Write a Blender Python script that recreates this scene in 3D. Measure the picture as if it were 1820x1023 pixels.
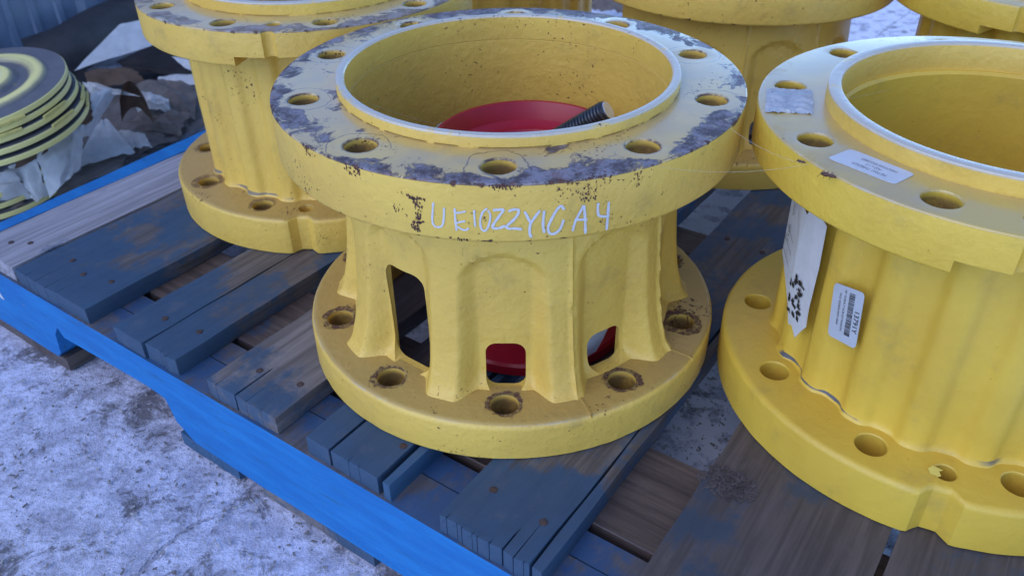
import bpy, bmesh, math, random
from mathutils import Vector, Matrix, noise as mnoise
R_ = math.radians
for o in list(bpy.data.objects): bpy.data.objects.remove(o, do_unlink=True)
SC = bpy.context.scene
C = SC.collection
random.seed(7)

# ------------------------------------------------------------------ camera
PW, PH, FPX = 1820.0, 1023.0, 1475.9
PITCH, ROLL, CZ = R_(34.687), R_(-0.8725), 0.6191
fw = Vector((0, math.cos(PITCH), -math.sin(PITCH)))
up0 = Vector((0, math.sin(PITCH), math.cos(PITCH))); rt0 = Vector((1, 0, 0))
rt = math.cos(ROLL)*rt0 + math.sin(ROLL)*up0
up = math.cos(ROLL)*up0 - math.sin(ROLL)*rt0
cam_d = bpy.data.cameras.new('camera'); cam = bpy.data.objects.new('camera', cam_d); C.objects.link(cam)
cam.matrix_world = Matrix(((rt.x, up.x, -fw.x, 0), (rt.y, up.y, -fw.y, 0), (rt.z, up.z, -fw.z, CZ), (0, 0, 0, 1)))
cam_d.sensor_width = 36; cam_d.lens = FPX/PW*36; cam_d.clip_start = 0.01; cam_d.clip_end = 200
cam_d.dof.use_dof = True; cam_d.dof.focus_distance = 0.80; cam_d.dof.aperture_fstop = 9.0
SC.camera = cam
# ------------------------------------------------------------------ light
SUN_EL, SUN_ROT = R_(42), R_(-132)
w = bpy.data.worlds.new('World'); SC.world = w; w.use_nodes = True
nt = w.node_tree; nt.nodes.clear()
sky = nt.nodes.new('ShaderNodeTexSky'); sky.sky_type = 'NISHITA'; sky.sun_disc = False
sky.sun_elevation = SUN_EL; sky.sun_rotation = SUN_ROT; sky.air_density = 1.0; sky.dust_density = 0.15; sky.ozone_density = 5.0; sky.altitude = 2500
bg = nt.nodes.new('ShaderNodeBackground'); bg.inputs[1].default_value = 0.15
wo = nt.nodes.new('ShaderNodeOutputWorld')
nt.links.new(sky.outputs[0], bg.inputs[0]); nt.links.new(bg.outputs[0], wo.inputs[0])
sd = bpy.data.lights.new('sun', 'SUN'); sd.energy = 0.5; sd.angle = R_(60); sd.color = (1, 0.90, 0.90)
so = bpy.data.objects.new('sun', sd); C.objects.link(so)
sdir = Vector((math.sin(SUN_ROT)*math.cos(SUN_EL), math.cos(SUN_ROT)*math.cos(SUN_EL), math.sin(SUN_EL)))
so.rotation_euler = sdir.to_track_quat('Z', 'Y').to_euler(); so.location = sdir*8
SC.view_settings.view_transform = 'Standard'; SC.view_settings.look = 'None'
SC.view_settings.exposure = 1.36; SC.view_settings.gamma = 1.0
SC.cycles.max_bounces = 6

def at(px, py, z):
    """world point seen at photo pixel (px, py) on the horizontal plane z"""
    d = fw*FPX + rt*(px-PW/2) - up*(py-PH/2)
    return Vector((0, 0, CZ)) + d*((z-CZ)/d.z)

# ------------------------------------------------------------------ helpers
def link(name, me, mat=None, parent=None, smooth=None):
    o = bpy.data.objects.new(name, me); C.objects.link(o)
    if mat is not None:
        me.materials.clear(); me.materials.append(mat)
    if parent is not None: o.parent = parent
    if smooth is not None:
        me.shade_smooth() if hasattr(me, 'shade_smooth') else None
        me.set_sharp_from_angle(angle=R_(smooth))
    return o
def mesh(name, v, f):
    me = bpy.data.meshes.new(name); me.from_pydata([tuple(p) for p in v], [], f); me.update(); return me
def frombm(name, bm):
    me = bpy.data.meshes.new(name); bmesh.ops.recalc_face_normals(bm, faces=bm.faces); bm.to_mesh(me); bm.free(); return me
def tag(o, label=None, cat=None, group=None, kind=None):
    if label: o['label'] = label
    if cat: o['category'] = cat
    if group: o['group'] = group
    if kind: o['kind'] = kind
    return o
def empty(name, loc=(0, 0, 0), rz=0):
    o = bpy.data.objects.new(name, None); C.objects.link(o); o.location = loc; o.rotation_euler = (0, 0, rz)
    o.empty_display_size = 0.05; return o
def lathe(name, prof, N):
    v = []; f = []; M = len(prof)
    for i in range(N):
        a = 2*math.pi*i/N; c, s = math.cos(a), math.sin(a)
        for r, z in prof: v.append((r*c, r*s, z))
    for i in range(N):
        j = (i+1) % N
        for k in range(M):
            l = (k+1) % M
            f.append((i*M+k, i*M+l, j*M+l, j*M+k))
    me = mesh(name, v, f)
    bm = bmesh.new(); bm.from_mesh(me); bmesh.ops.recalc_face_normals(bm, faces=bm.faces); bm.to_mesh(me); bm.free()
    return me
def spin_solid(bm, prof, N, mat):
    """solid of revolution about local z (profile from axis bottom to axis top, r>0), closed with caps"""
    rings = []
    for r, z in prof:
        rings.append([bm.verts.new(mat @ Vector((r*math.cos(2*math.pi*i/N), r*math.sin(2*math.pi*i/N), z))) for i in range(N)])
    for a, b in zip(rings, rings[1:]):
        for i in range(N): bm.faces.new((a[i], a[(i+1) % N], b[(i+1) % N], b[i]))
    bm.faces.new(rings[0][::-1]); bm.faces.new(rings[-1])
def prism(bm, poly, h0, h1, mat):
    """poly = list of (x, y), extruded from h0 to h1 along local z"""
    lo = [bm.verts.new(mat @ Vector((x, y, h0))) for x, y in poly]; hi = [bm.verts.new(mat @ Vector((x, y, h1))) for x, y in poly]
    n = len(poly)
    for i in range(n): bm.faces.new((lo[i], lo[(i+1) % n], hi[(i+1) % n], hi[i]))
    bm.faces.new(lo[::-1]); bm.faces.new(hi)
def cut(o, bm, solver='EXACT'):
    cm = frombm('cutter', bm); co = bpy.data.objects.new('cutter', cm); C.objects.link(co)
    md = o.modifiers.new('cut', 'BOOLEAN'); md.operation = 'DIFFERENCE'; md.object = co; md.solver = solver
    dg = bpy.context.evaluated_depsgraph_get(); dg.update()
    me = bpy.data.meshes.new_from_object(o.evaluated_get(dg))
    o.modifiers.clear(); old = o.data; o.data = me; bpy.data.meshes.remove(old)
    bpy.data.objects.remove(co); bpy.data.meshes.remove(cm)
def sm(a, b, x):
    t = max(0.0, min(1.0, (x-a)/(b-a))); return t*t*(3-2*t)
def lerp_tab(xs, ys, x):
    if x <= xs[0]: return ys[0]
    for i in range(len(xs)-1):
        if x <= xs[i+1]:
            t = (x-xs[i])/(xs[i+1]-xs[i]); return ys[i]+(ys[i+1]-ys[i])*t
    return ys[-1]
def rrect(wd, h, r, n=5):
    p = []
    for cx, cy, a0 in ((wd-r, h-r, 0), (-wd+r, h-r, 90), (-wd+r, -h+r, 180), (wd-r, -h+r, 270)):
        for i in range(n+1):
            a = R_(a0+90*i/n); p.append((cx+r*math.cos(a), cy+r*math.sin(a)))
    return p
def box_bm(bm, x0, x1, y0, y1, z0, z1):
    prism(bm, [(x0, y0), (x1, y0), (x1, y1), (x0, y1)], z0, z1, Matrix())
def tube(bm, pts, r, N=8, cap=True):
    rings = []
    for i, p in enumerate(pts):
        p = Vector(p); t = (Vector(pts[min(i+1, len(pts)-1)]) - Vector(pts[max(i-1, 0)])).normalized()
        a = t.cross(Vector((0, 0, 1)));
        if a.length < 1e-3: a = t.cross(Vector((1, 0, 0)))
        a.normalize(); b = t.cross(a)
        rr = r(i/(len(pts)-1)) if callable(r) else r
        rings.append([bm.verts.new(p + a*rr*math.cos(2*math.pi*k/N) + b*rr*math.sin(2*math.pi*k/N)) for k in range(N)])
    for A, B in zip(rings, rings[1:]):
        for k in range(N): bm.faces.new((A[k], A[(k+1) % N], B[(k+1) % N], B[k]))
    if cap: bm.faces.new(rings[0][::-1]); bm.faces.new(rings[-1])
def catmull(pts, sub=5):
    out = []; n = len(pts)
    for i in range(n-1):
        p0, p1, p2, p3 = pts[max(i-1, 0)], pts[i], pts[i+1], pts[min(i+2, n-1)]
        for k in range(sub):
            t = k/sub
            out.append(tuple(0.5*((2*b)+(-a+c)*t+(2*a-5*b+4*c-d)*t*t+(-a+3*b-3*c+d)*t**3) for a, b, c, d in zip(p0, p1, p2, p3)))
    out.append(tuple(pts[-1])); return out
def text_mesh(body, size, bold=0.0):
    cu = bpy.data.curves.new('text', 'FONT'); cu.body = body; cu.size = size; cu.offset = bold; cu.resolution_u = 2
    cu.align_x = 'LEFT'
    o = bpy.data.objects.new('text', cu); C.objects.link(o)
    dg = bpy.context.evaluated_depsgraph_get(); dg.update()
    me = bpy.data.meshes.new_from_object(o.evaluated_get(dg))
    bpy.data.objects.remove(o); bpy.data.curves.remove(cu)
    return me

# ------------------------------------------------------------------ node helper
class NT:
    def __init__(s, name):
        s.m = bpy.data.materials.new(name); s.m.use_nodes = True; s.t = s.m.node_tree; s.t.nodes.clear()
        s.out = s.t.nodes.new('ShaderNodeOutputMaterial'); s.b = s.t.nodes.new('ShaderNodeBsdfPrincipled')
        s.t.links.new(s.b.outputs[0], s.out.inputs[0])
        s.tc = s.t.nodes.new('ShaderNodeTexCoord').outputs['Object']
    def n(s, t): return s.t.nodes.new(t)
    def put(s, sock, v):
        if v is None: return
        if hasattr(v, 'is_output'): s.t.links.new(v, sock)
        elif isinstance(v, (tuple, list)) and len(v) == 3 and sock.type == 'RGBA': sock.default_value = (*v, 1)
        else: sock.default_value = v
    def math(s, op, a, b=None, c=None, clamp=False):
        n = s.n('ShaderNodeMath'); n.operation = op; n.use_clamp = clamp
        for i, v in enumerate((a, b, c)): s.put(n.inputs[i], v)
        return n.outputs[0]
    def add(s, a, b): return s.math('ADD', a, b)
    def sub(s, a, b): return s.math('SUBTRACT', a, b)
    def mul(s, a, b): return s.math('MULTIPLY', a, b)
    def mx(s, a, b): return s.math('MAXIMUM', a, b)
    def ss(s, x, a, b, lo=0.0, hi=1.0):
        n = s.n('ShaderNodeMapRange'); n.interpolation_type = 'SMOOTHSTEP'
        s.put(n.inputs[0], x); s.put(n.inputs[1], a); s.put(n.inputs[2], b); s.put(n.inputs[3], lo); s.put(n.inputs[4], hi)
        return n.outputs[0]
    def mix(s, f, a, b):
        n = s.n('ShaderNodeMix'); n.data_type = 'RGBA'
        s.put(n.inputs[0], f); s.put(n.inputs[6], a); s.put(n.inputs[7], b); return n.outputs[2]
    def noise(s, vec, sc, det=3.0, rough=0.55, dist=0.0):
        n = s.n('ShaderNodeTexNoise'); s.put(n.inputs['Vector'], vec); n.inputs['Scale'].default_value = sc
        n.inputs['Detail'].default_value = det; n.inputs['Roughness'].default_value = rough; n.inputs['Distortion'].default_value = dist
        return n.outputs[0]
    def voro(s, vec, sc, feat='F1'):
        n = s.n('ShaderNodeTexVoronoi'); n.feature = feat; s.put(n.inputs['Vector'], vec); n.inputs['Scale'].default_value = sc
        return n.outputs[0]
    def mapv(s, vec, loc=(0, 0, 0), sc=(1, 1, 1)):
        n = s.n('ShaderNodeMapping'); s.put(n.inputs[0], vec); n.inputs[1].default_value = loc; n.inputs[3].default_value = sc; return n.outputs[0]
    def sep(s, vec):
        n = s.n('ShaderNodeSeparateXYZ'); s.put(n.inputs[0], vec); return n.outputs
    def bump(s, h, strength, dist, nrm=None):
        n = s.n('ShaderNodeBump'); n.inputs['Strength'].default_value = strength; n.inputs['Distance'].default_value = dist
        s.put(n.inputs['Height'], h); s.put(n.inputs['Normal'], nrm); return n.outputs[0]
    def fin(s, col=None, rough=None, nrm=None, metal=None, spec=None):
        s.put(s.b.inputs['Base Color'], col); s.put(s.b.inputs['Roughness'], rough); s.put(s.b.inputs['Normal'], nrm)
        s.put(s.b.inputs['Metallic'], metal); s.put(s.b.inputs['Specular IOR Level'], spec); return s.m

RUST = (0.050, 0.016, 0.016); RUST2 = (0.15, 0.058, 0.036)
YEL = (0.75, 0.48, 0.090); YEL2 = (0.67, 0.41, 0.074)
def yellow(name, seed, kind='side', H=0.311, Rr=0.24, rh=0.208, chips=1.0, wear=0.0, cast=1.0, zbase=0.046, sheen=0.0, holerust=0.0, baseseal=0.0, col=(1, 1, 1)):
    g = NT(name); v = g.mapv(g.tc, loc=(seed*1.37, seed*0.71, seed*2.13)); X, Y, Z = g.sep(g.tc)
    r = g.math('SQRT', g.add(g.mul(X, X), g.mul(Y, Y)))
    big = g.noise(v, 7, 4); med = g.noise(v, 38, 5, 0.6); fine = g.noise(v, 240, 3, 0.6); pit = g.noise(v, 110, 2, 0.5)
    y1 = tuple(a*b for a, b in zip(YEL, col)); y2 = tuple(a*b for a, b in zip(YEL2, col))
    c = g.mix(g.ss(big, 0.35, 0.68), y1, y2)
    dirt = g.ss(g.noise(v, 19, 6, 0.7), 0.52, 0.78)
    c = g.mix(g.mul(dirt, 0.35), c, (0.24, 0.17, 0.075))
    # small chips in clusters
    clus = g.ss(g.noise(v, 11, 3), 0.50, 0.68)
    ch = g.ss(g.add(g.noise(v, 250, 4, 0.65), g.mul(clus, 0.085*chips)), 0.728-0.03*chips, 0.75-0.03*chips)
    ch2 = g.ss(g.add(g.noise(v, 95, 7, 0.75), g.mul(clus, 0.075*chips)), 0.742-0.022*chips, 0.757-0.022*chips)
    chip = g.mx(ch, ch2)
    # chips along the worn upper rim
    dz = g.sub(Z, H); dr = g.sub(r, Rr)
    de = g.math('SQRT', g.add(g.mul(dz, dz), g.mul(dr, dr)))
    en = g.noise(v, 45, 6, 0.7)
    if kind == 'top':
        d2 = g.math('SQRT', g.add(g.math('POWER', g.sub(Z, H-0.054), 2.0), g.mul(dr, dr)))
        chip = g.mx(chip, g.ss(g.sub(g.noise(g.mapv(v, loc=(3, 1, 4)), 52, 6, 0.7), g.mul(d2, 30.0)), 0.66-0.1*wear, 0.70-0.1*wear))
        edge = g.ss(g.sub(en, g.mul(de, 26.0)), 0.62-0.12*wear, 0.67-0.12*wear)
        chip = g.mx(chip, edge)
    rc = g.mix(g.noise(v, 210, 4), RUST, RUST2)
    rough = g.mix(big, (0.36,)*3, (0.5,)*3)
    if kind == 'lip':
        tp = g.ss(Z, H+sheen-0.003, H+sheen-0.0015)
        worn = g.ss(g.noise(v, 30, 5, 0.65), 0.28, 0.42)
        c = g.mix(g.mul(g.mul(tp, worn), 0.75), c, (0.46, 0.44, 0.44)); rough = g.mix(tp, rough, (0.38,)*3)  # pale lip top: worn paint, with glare put into the colour as well
        g.put(g.b.inputs['Coat Weight'], g.mul(tp, 0.65)); g.b.inputs['Coat Roughness'].default_value = 0.22
        lipb = g.mul(g.mul(g.ss(Z, H+0.0016, H+0.0006), g.ss(r, 0.1683, 0.1688)), g.ss(g.noise(v, 60, 4), 0.40, 0.5))
        chip = g.mx(chip, g.mul(lipb, 0.8*chips))
    hgt = g.add(g.mul(fine, 0.25*cast), g.add(g.mul(pit, 0.6*cast), g.mul(med, 0.5*cast)))
    if kind == 'top':
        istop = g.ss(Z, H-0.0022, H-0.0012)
        # distance to the nearest bolt hole
        th = g.math('ARCTAN2', Y, X); step = R_(36)
        tf = g.sub(g.math('FLOORED_MODULO', g.add(th, step/2), step), step/2)
        dx = g.sub(g.mul(r, g.math('COSINE', tf)), rh); dy = g.mul(r, g.math('SINE', tf))
        dh = g.math('SQRT', g.add(g.mul(dx, dx), g.mul(dy, dy)))
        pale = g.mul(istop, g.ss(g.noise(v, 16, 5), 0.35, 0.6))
        c = g.mix(g.mul(istop, g.add(0.30, g.mul(pale, 0.30))), c, (0.36, 0.27, 0.185))  # top face dulled brown: dust, plus shade of an unbuilt roof
        # bare primer patches near the outer edge, kept clear of the washers' halos
        band = g.sub(g.ss(r, Rr-0.040, Rr-0.012), g.mul(g.ss(dh, 0.030, 0.020), 0.9))
        low = g.noise(g.mapv(g.tc, loc=(seed, 3.1, 0)), 5.0, 2)
        pn = g.add(g.add(g.mul(g.noise(v, 30, 9, 0.72, 0.5), 1.0), g.mul(band, 0.19)), g.mul(g.sub(low, 0.5), 0.42))
        t0 = 0.732 - 0.112*wear
        prim = g.mul(istop, g.ss(pn, t0, t0+0.016)); fringe = g.mul(istop, g.sub(g.ss(pn, t0-0.05, t0-0.012), g.ss(pn, t0, t0+0.03)))
        pc = g.mix(g.ss(g.noise(v, 48, 7, 0.75), 0.40, 0.60), (0.22, 0.19, 0.22), (0.070, 0.045, 0.048))
        pc = g.mix(g.ss(g.noise(v, 95, 5, 0.7), 0.6, 0.7, 0, 0.7), pc, (0.42, 0.32, 0.25))
        pc = g.mix(g.ss(g.noise(g.mapv(v, loc=(9, 2, 1)), 36, 7, 0.75), 0.54, 0.66, 0, 0.85), pc, (0.17, 0.07, 0.05))
        c = g.mix(g.mul(fringe, 0.75*min(1.0, wear*1.5)), c, (0.10, 0.045, 0.04))
        c = g.mix(g.mul(prim, min(1.0, wear*1.4)), c, pc)
        # thin crack ring round the washer print
        ring = g.mul(istop, g.mul(g.ss(g.math('ABSOLUTE', g.sub(g.add(dh, g.mul(g.sub(g.noise(v, 30, 3), 0.5), 0.022)), 0.0275)), 0.0009, 0.0003), g.ss(g.noise(v, 13, 2), 0.42, 0.5)))
        c = g.mix(g.mul(ring, 0.75*max(0, wear-0.1)), c, (0.06, 0.04, 0.05))
        bore = g.mul(g.mul(g.ss(dh, 0.0156, 0.0150), g.ss(Z, H-0.003, H-0.008)), g.ss(g.noise(v, 40, 5, 0.7), 0.25, 0.6, 0.35, 0.85)); c = g.mix(bore, c, (0.13, 0.075, 0.04))  # rust tone on the hole walls also puts their shade into the colour
        hl = g.mul(g.ss(g.add(dh, g.mul(g.sub(en, 0.5), 0.006)), 0.0178, 0.0155), g.ss(en, 0.42, 0.58))
        chip = g.mx(chip, g.mul(g.mul(hl, istop), min(1.0, 0.1+wear)))
        hgt = g.add(g.mul(hgt, g.sub(1.0, g.mul(istop, 0.75))), g.mul(prim, -0.7*min(1, wear)))
        rough = g.mix(istop, rough, g.mix(prim, (0.36,)*3, (0.62,)*3))
    if kind in ('top', 'base'):
        ez = H if kind == 'top' else zbase-0.002
        er = Rr if kind == 'top' else 0.2365
        e2 = g.math('SQRT', g.add(g.math('POWER', g.sub(Z, ez), 2.0), g.math('POWER', g.sub(r, er), 2.0)))
        rub = g.mul(g.ss(g.add(e2, g.mul(g.sub(g.noise(v, 60, 5, 0.7), 0.5), 0.006)), 0.0016, 0.0004), g.ss(g.noise(v, 14, 4), 0.42, 0.62, 0, 0.45))
        c = g.mix(rub, c, (0.50, 0.44, 0.36))
    if kind == 'base' and holerust > 0:
        th = g.math('ARCTAN2', Y, X); step = R_(36)
        tf = g.sub(g.math('FLOORED_MODULO', g.add(th, step/2), step), step/2)
        dx = g.sub(g.mul(r, g.math('COSINE', tf)), rh); dy = g.mul(r, g.math('SINE', tf))
        dh = g.math('SQRT', g.add(g.mul(dx, dx), g.mul(dy, dy)))
        bore = g.mul(g.mul(g.ss(dh, 0.0156, 0.0150), g.ss(Z, zbase-0.003, zbase-0.010)), g.ss(g.noise(v, 40, 5, 0.7), 0.25, 0.6, 0.3, 0.8)); c = g.mix(bore, c, (0.13, 0.075, 0.04))  # brown hole walls: rust tone that carries the recess shade too
        wob = g.add(g.add(dh, g.mul(g.sub(g.noise(v, 70, 5, 0.7), 0.5), 0.016)), g.mul(g.sub(g.noise(g.mapv(g.tc, loc=(seed, 2, 5)), 7, 2), 0.51), 0.022))
        rg = g.mul(g.ss(wob, 0.0225, 0.0205), g.ss(g.noise(v, 90, 6, 0.8), 0.38, 0.58))
        rg = g.mul(rg, g.ss(g.noise(g.mapv(g.tc, loc=(seed, 0, 5)), 9, 1), 0.16, 0.34))
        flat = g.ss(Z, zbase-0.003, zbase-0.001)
        rg = g.mul(rg, g.ss(dh, 0.0145, 0.0152))
        chip = g.mx(chip, g.mul(g.mul(rg, flat), holerust))
        c = g.mix(g.mul(flat, 0.62), c, (0.31, 0.195, 0.07))  # flats browned: dust, and overhead shade put into the paint colour
    if baseseal > 0:
        sl = g.mul(g.ss(g.add(g.math('ABSOLUTE', g.sub(Z, zbase+0.003)), g.mul(g.sub(g.noise(v, 24, 4), 0.5), 0.008)), 0.0020, 0.0012), g.ss(g.noise(v, 9, 2), 0.47, 0.53))
        c = g.mix(g.mul(sl, baseseal), c, (0.10, 0.10, 0.115))
    c = g.mix(chip, c, rc); rough = g.mix(chip, rough, (0.8,)*3)
    hgt = g.sub(hgt, g.mul(chip, 0.9))
    if kind == 'top':
        g.put(g.b.inputs['Coat Weight'], g.mul(istop, g.sub(1.0, g.mul(prim, 0.85*min(1.0, wear*1.5))))); g.b.inputs['Coat Roughness'].default_value = 0.2
    return g.fin(c, rough, g.bump(hgt, 0.85, 0.0018), spec=0.5)

def plain(name, col, rough=0.6, var=0.25, sc=30, bump=0.3, bd=0.002, metal=0.0, spec=0.5, col2=None):
    g = NT(name); n = g.noise(g.tc, sc, 5, 0.6); n2 = g.noise(g.tc, sc*5, 3)
    c = g.mix(g.ss(n, 0.35, 0.68), col, col2 or tuple(x*(1-var) for x in col))
    return g.fin(c, rough, g.bump(g.add(n, g.mul(n2, 0.5)), bump, bd), metal, spec)

def wood(name, light=(0.150, 0.125, 0.115), dark=(0.060, 0.049, 0.048), blue=(0.016, 0.050, 0.100), paint=0.5, front=0.5):
    g = NT(name); oi = g.n('ShaderNodeObjectInfo').outputs['Random']
    off = g.n('ShaderNodeCombineXYZ'); g.put(off.inputs[0], g.mul(oi, 17)); g.put(off.inputs[1], g.mul(oi, 31)); g.put(off.inputs[2], g.mul(oi, 7))
    va = g.n('ShaderNodeVectorMath'); va.operation = 'ADD'; g.put(va.inputs[0], g.tc); g.put(va.inputs[1], off.outputs[0]); v = va.outputs[0]
    X, Y, Z = g.sep(g.tc)
    gv = g.mapv(v, sc=(1.6, 34, 34)); grain = g.noise(gv, 3.0, 7, 0.65, 0.4); fineg = g.noise(g.mapv(v, sc=(4, 150, 150)), 2.0, 4, 0.6)
    c = g.mix(g.ss(grain, 0.32, 0.70), dark, light)
    c = g.mix(g.ss(fineg, 0.55, 0.8, 0, 0.5), c, tuple(x*0.45 for x in dark))
    pn = g.add(g.noise(v, 9, 6, 0.62), g.add(g.mul(g.sub(grain, 0.5), 0.25), g.ss(X, 0.0, 0.16, 0.26*front, 0.0)))
    pm = g.ss(g.add(pn, g.mul(g.sub(g.noise(v, 90, 4, 0.7), 0.5), 0.18)), 0.62-0.3*paint, 0.76-0.3*paint)
    bl = g.mix(g.noise(v, 40, 4), blue, tuple(x*1.5 for x in blue))
    c = g.mix(g.mul(pm, 0.88), c, bl)
    dust = g.ss(g.noise(v, 22, 6, 0.7), 0.55, 0.75)
    c = g.mix(g.mul(dust, 0.25), c, (0.17, 0.14, 0.13))
    c = g.mix(g.ss(g.noise(v, 70, 6, 0.72), 0.68, 0.74, 0, 0.7), c, (0.03, 0.025, 0.026))
    h = g.add(g.mul(grain, 0.7), g.add(g.mul(fineg, 0.35), g.mul(g.noise(v, 160, 3), 0.2)))
    return g.fin(c, 0.58, g.bump(h, 0.55, 0.0016), spec=0.55)

def bluepaint():
    g = NT('blue_paint'); v = g.tc
    n = g.noise(g.mapv(v, sc=(8, 2.2, 14)), 4, 6, 0.65); s2 = g.noise(v, 14, 6, 0.7); f = g.noise(v, 190, 4)
    gr = g.noise(g.mapv(v, sc=(60, 1.5, 60)), 3, 6, 0.65)
    c = g.mix(g.ss(n, 0.35, 0.7), (0.005, 0.135, 0.40), (0.010, 0.180, 0.48))
    c = g.mix(g.ss(gr, 0.55, 0.78, 0, 0.45), c, (0.012, 0.085, 0.26))
    st = g.ss(g.noise(g.mapv(v, sc=(20, 3.0, 26)), 3, 7, 0.72), 0.55, 0.70, 0, 0.7); c = g.mix(st, c, (0.015, 0.085, 0.17))
    c = g.mix(g.ss(g.noise(v, 52, 6, 0.75), 0.66, 0.70, 0, 0.85), c, (0.035, 0.05, 0.085))
    bare = g.ss(g.noise(g.mapv(v, sc=(26, 7, 30)), 3, 6, 0.7), 0.70, 0.73); c = g.mix(bare, c, (0.28, 0.24, 0.21))
    return g.fin(c, 0.6, g.bump(g.add(g.mul(gr, 1.2), g.mul(f, 0.6)), 0.5, 0.0015), spec=0.4)

def ground_mat():
    g = NT('concrete'); v = g.tc; X, Y, Z = g.sep(v)
    a = g.noise(v, 5, 6, 0.65); b = g.noise(v, 24, 7, 0.7); f = g.noise(v, 130, 5, 0.7); ff = g.noise(v, 420, 3, 0.6)
    c = g.mix(g.ss(b, 0.36, 0.62), (0.44, 0.435, 0.54), (0.70, 0.70, 0.86))
    c = g.mix(g.ss(f, 0.45, 0.68, 0, 0.5), c, (0.22, 0.21, 0.22))
    st = g.mul(g.ss(g.add(g.noise(v, 17, 9, 0.82, 0.6), g.mul(g.sub(a, 0.5), 0.6)), 0.505, 0.62), 0.85)
    st = g.mx(st, g.mul(g.ss(g.add(g.noise(v, 55, 6, 0.75, 0.4), g.mul(g.sub(a, 0.5), 0.35)), 0.60, 0.68), 0.7))
    c = g.mix(st, c, (0.11, 0.098, 0.10))
    c = g.mix(g.ss(ff, 0.62, 0.75, 0, 0.5), c, (0.5, 0.49, 0.49))
    gap_light = g.mul(g.ss(g.add(X, g.mul(g.sub(a, 0.5), 0.3)), 0.02, 0.22), g.ss(g.noise(v, 30, 6, 0.7), 0.60, 0.48))
    c = g.mix(gap_light, c, (0.84, 0.84, 0.95))  # floor whitened on this side, standing in for light missing under the pallet
    # a crack and a shallow saw joint
    wob = g.mul(g.sub(g.noise(v, 9, 5, 0.65), 0.5), 0.05)
    P = at(650, 715, -0.158); Q = at(240, 1010, -0.158); d = (Q-P).normalized(); nx, ny = -d.y, d.x
    dist = g.math('ABSOLUTE', g.add(g.add(g.mul(g.sub(X, P.x), nx), g.mul(g.sub(Y, P.y), ny)), wob))
    cr = g.ss(dist, 0.0032, 0.0012)
    P2 = at(0, 985, -0.158); Q2 = at(210, 830, -0.158); d2 = (Q2-P2).normalized()
    dist2 = g.math('ABSOLUTE', g.add(g.add(g.mul(g.sub(X, P2.x), -d2.y), g.mul(g.sub(Y, P2.y), d2.x)), wob))
    cr = g.mul(g.mx(cr, g.ss(dist2, 0.010, 0.002, 0, 0.45)), g.ss(g.noise(v, 22, 4), 0.36, 0.52))
    c = g.mix(g.mul(cr, 0.4), c, (0.08, 0.07, 0.07))
    h = g.add(g.mul(b, 1.2), g.add(g.mul(f, 0.9), g.add(g.mul(ff, 0.4), g.mul(cr, -1.0))))
    return g.fin(c, 0.9, g.bump(h, 0.75, 0.004), spec=0.25)

def disc_mat():
    g = NT('oversprayed_disc'); X, Y, Z = g.sep(g.tc); r = g.math('SQRT', g.add(g.mul(X, X), g.mul(Y, Y)))
    rw = g.add(r, g.mul(g.sub(g.noise(g.tc, 14, 4), 0.5), 0.012))
    grey = g.mix(g.noise(g.tc, 40, 6), (0.085, 0.08, 0.09), (0.16, 0.155, 0.17))
    m1 = g.mul(g.ss(rw, 0.084, 0.102), g.ss(rw, 0.120, 0.104)); m2 = g.ss(rw, 0.068, 0.054); m3 = g.ss(r, 0.1485, 0.1492)
    m = g.mx(g.mx(m1, m2), m3)
    pt = g.ss(g.noise(g.tc, 40, 6, 0.7), 0.68, 0.72)
    c = g.mix(m, grey, (0.80, 0.70, 0.27)); c = g.mix(g.mul(g.ss(rw, 0.052, 0.03), 0.8), c, (0.85, 0.82, 0.72))
    c = g.mix(g.mul(pt, 0.7), c, (0.30, 0.21, 0.06))
    return g.fin(c, 0.4, g.bump(g.noise(g.tc, 120, 4), 0.25, 0.001))

def mudmat():
    return plain('dried_mud', (0.095, 0.08, 0.08), 0.95, 0.4, 60, 0.6, 0.003, spec=0.1)

M = {}
M['A_top'] = yellow('worn_yellow_paint_top', 1.0, 'top', H=0.311, Rr=0.24, rh=0.208, chips=1.3, wear=1.0)
M['A_lip'] = yellow('worn_yellow_paint_lip', 2.0, 'lip', H=0.311, sheen=0.0122, chips=0.8)
M['B_lip'] = yellow('scuffed_yellow_paint_lip', 5.0, 'lip', H=0.3105, sheen=0.016, chips=0.6)
M['C_lip'] = yellow('fresh_yellow_paint_lip', 6.0, 'lip', H=0.3105, sheen=0.016, chips=0.1)
M['A_drum'] = yellow('yellow_paint_cast_drum', 3.0, 'side', chips=0.8, cast=1.2)
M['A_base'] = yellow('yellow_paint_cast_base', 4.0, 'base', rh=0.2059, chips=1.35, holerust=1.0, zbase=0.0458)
M['B_top'] = yellow('scuffed_yellow_paint_top', 7.0, 'top', H=0.3105, Rr=0.2315, rh=0.2035, chips=1.5, wear=0.55)
M['B_side'] = yellow('scuffed_yellow_paint', 8.0, 'side', chips=0.95, baseseal=0.8, zbase=0.055)
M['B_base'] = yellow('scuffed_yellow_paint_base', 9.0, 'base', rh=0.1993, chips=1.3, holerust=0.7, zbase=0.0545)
fresh = (0.92, 0.94, 0.62)
M['C_top'] = yellow('fresh_yellow_paint_top', 11.0, 'top', H=0.3105, Rr=0.2315, rh=0.2035, chips=0.1, wear=0.05, col=fresh)
M['C_side'] = yellow('fresh_yellow_paint', 12.0, 'side', chips=0.15, baseseal=1.0, zbase=0.055, cast=0.55, col=fresh)
M['C_base'] = yellow('fresh_yellow_paint_base', 13.0, 'base', rh=0.1993, chips=0.2, holerust=0.0, zbase=0.0545, cast=0.6, col=fresh)
M['blue'] = bluepaint(); M['ground'] = ground_mat(); M['disc'] = disc_mat(); M['mud'] = mudmat()
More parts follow.
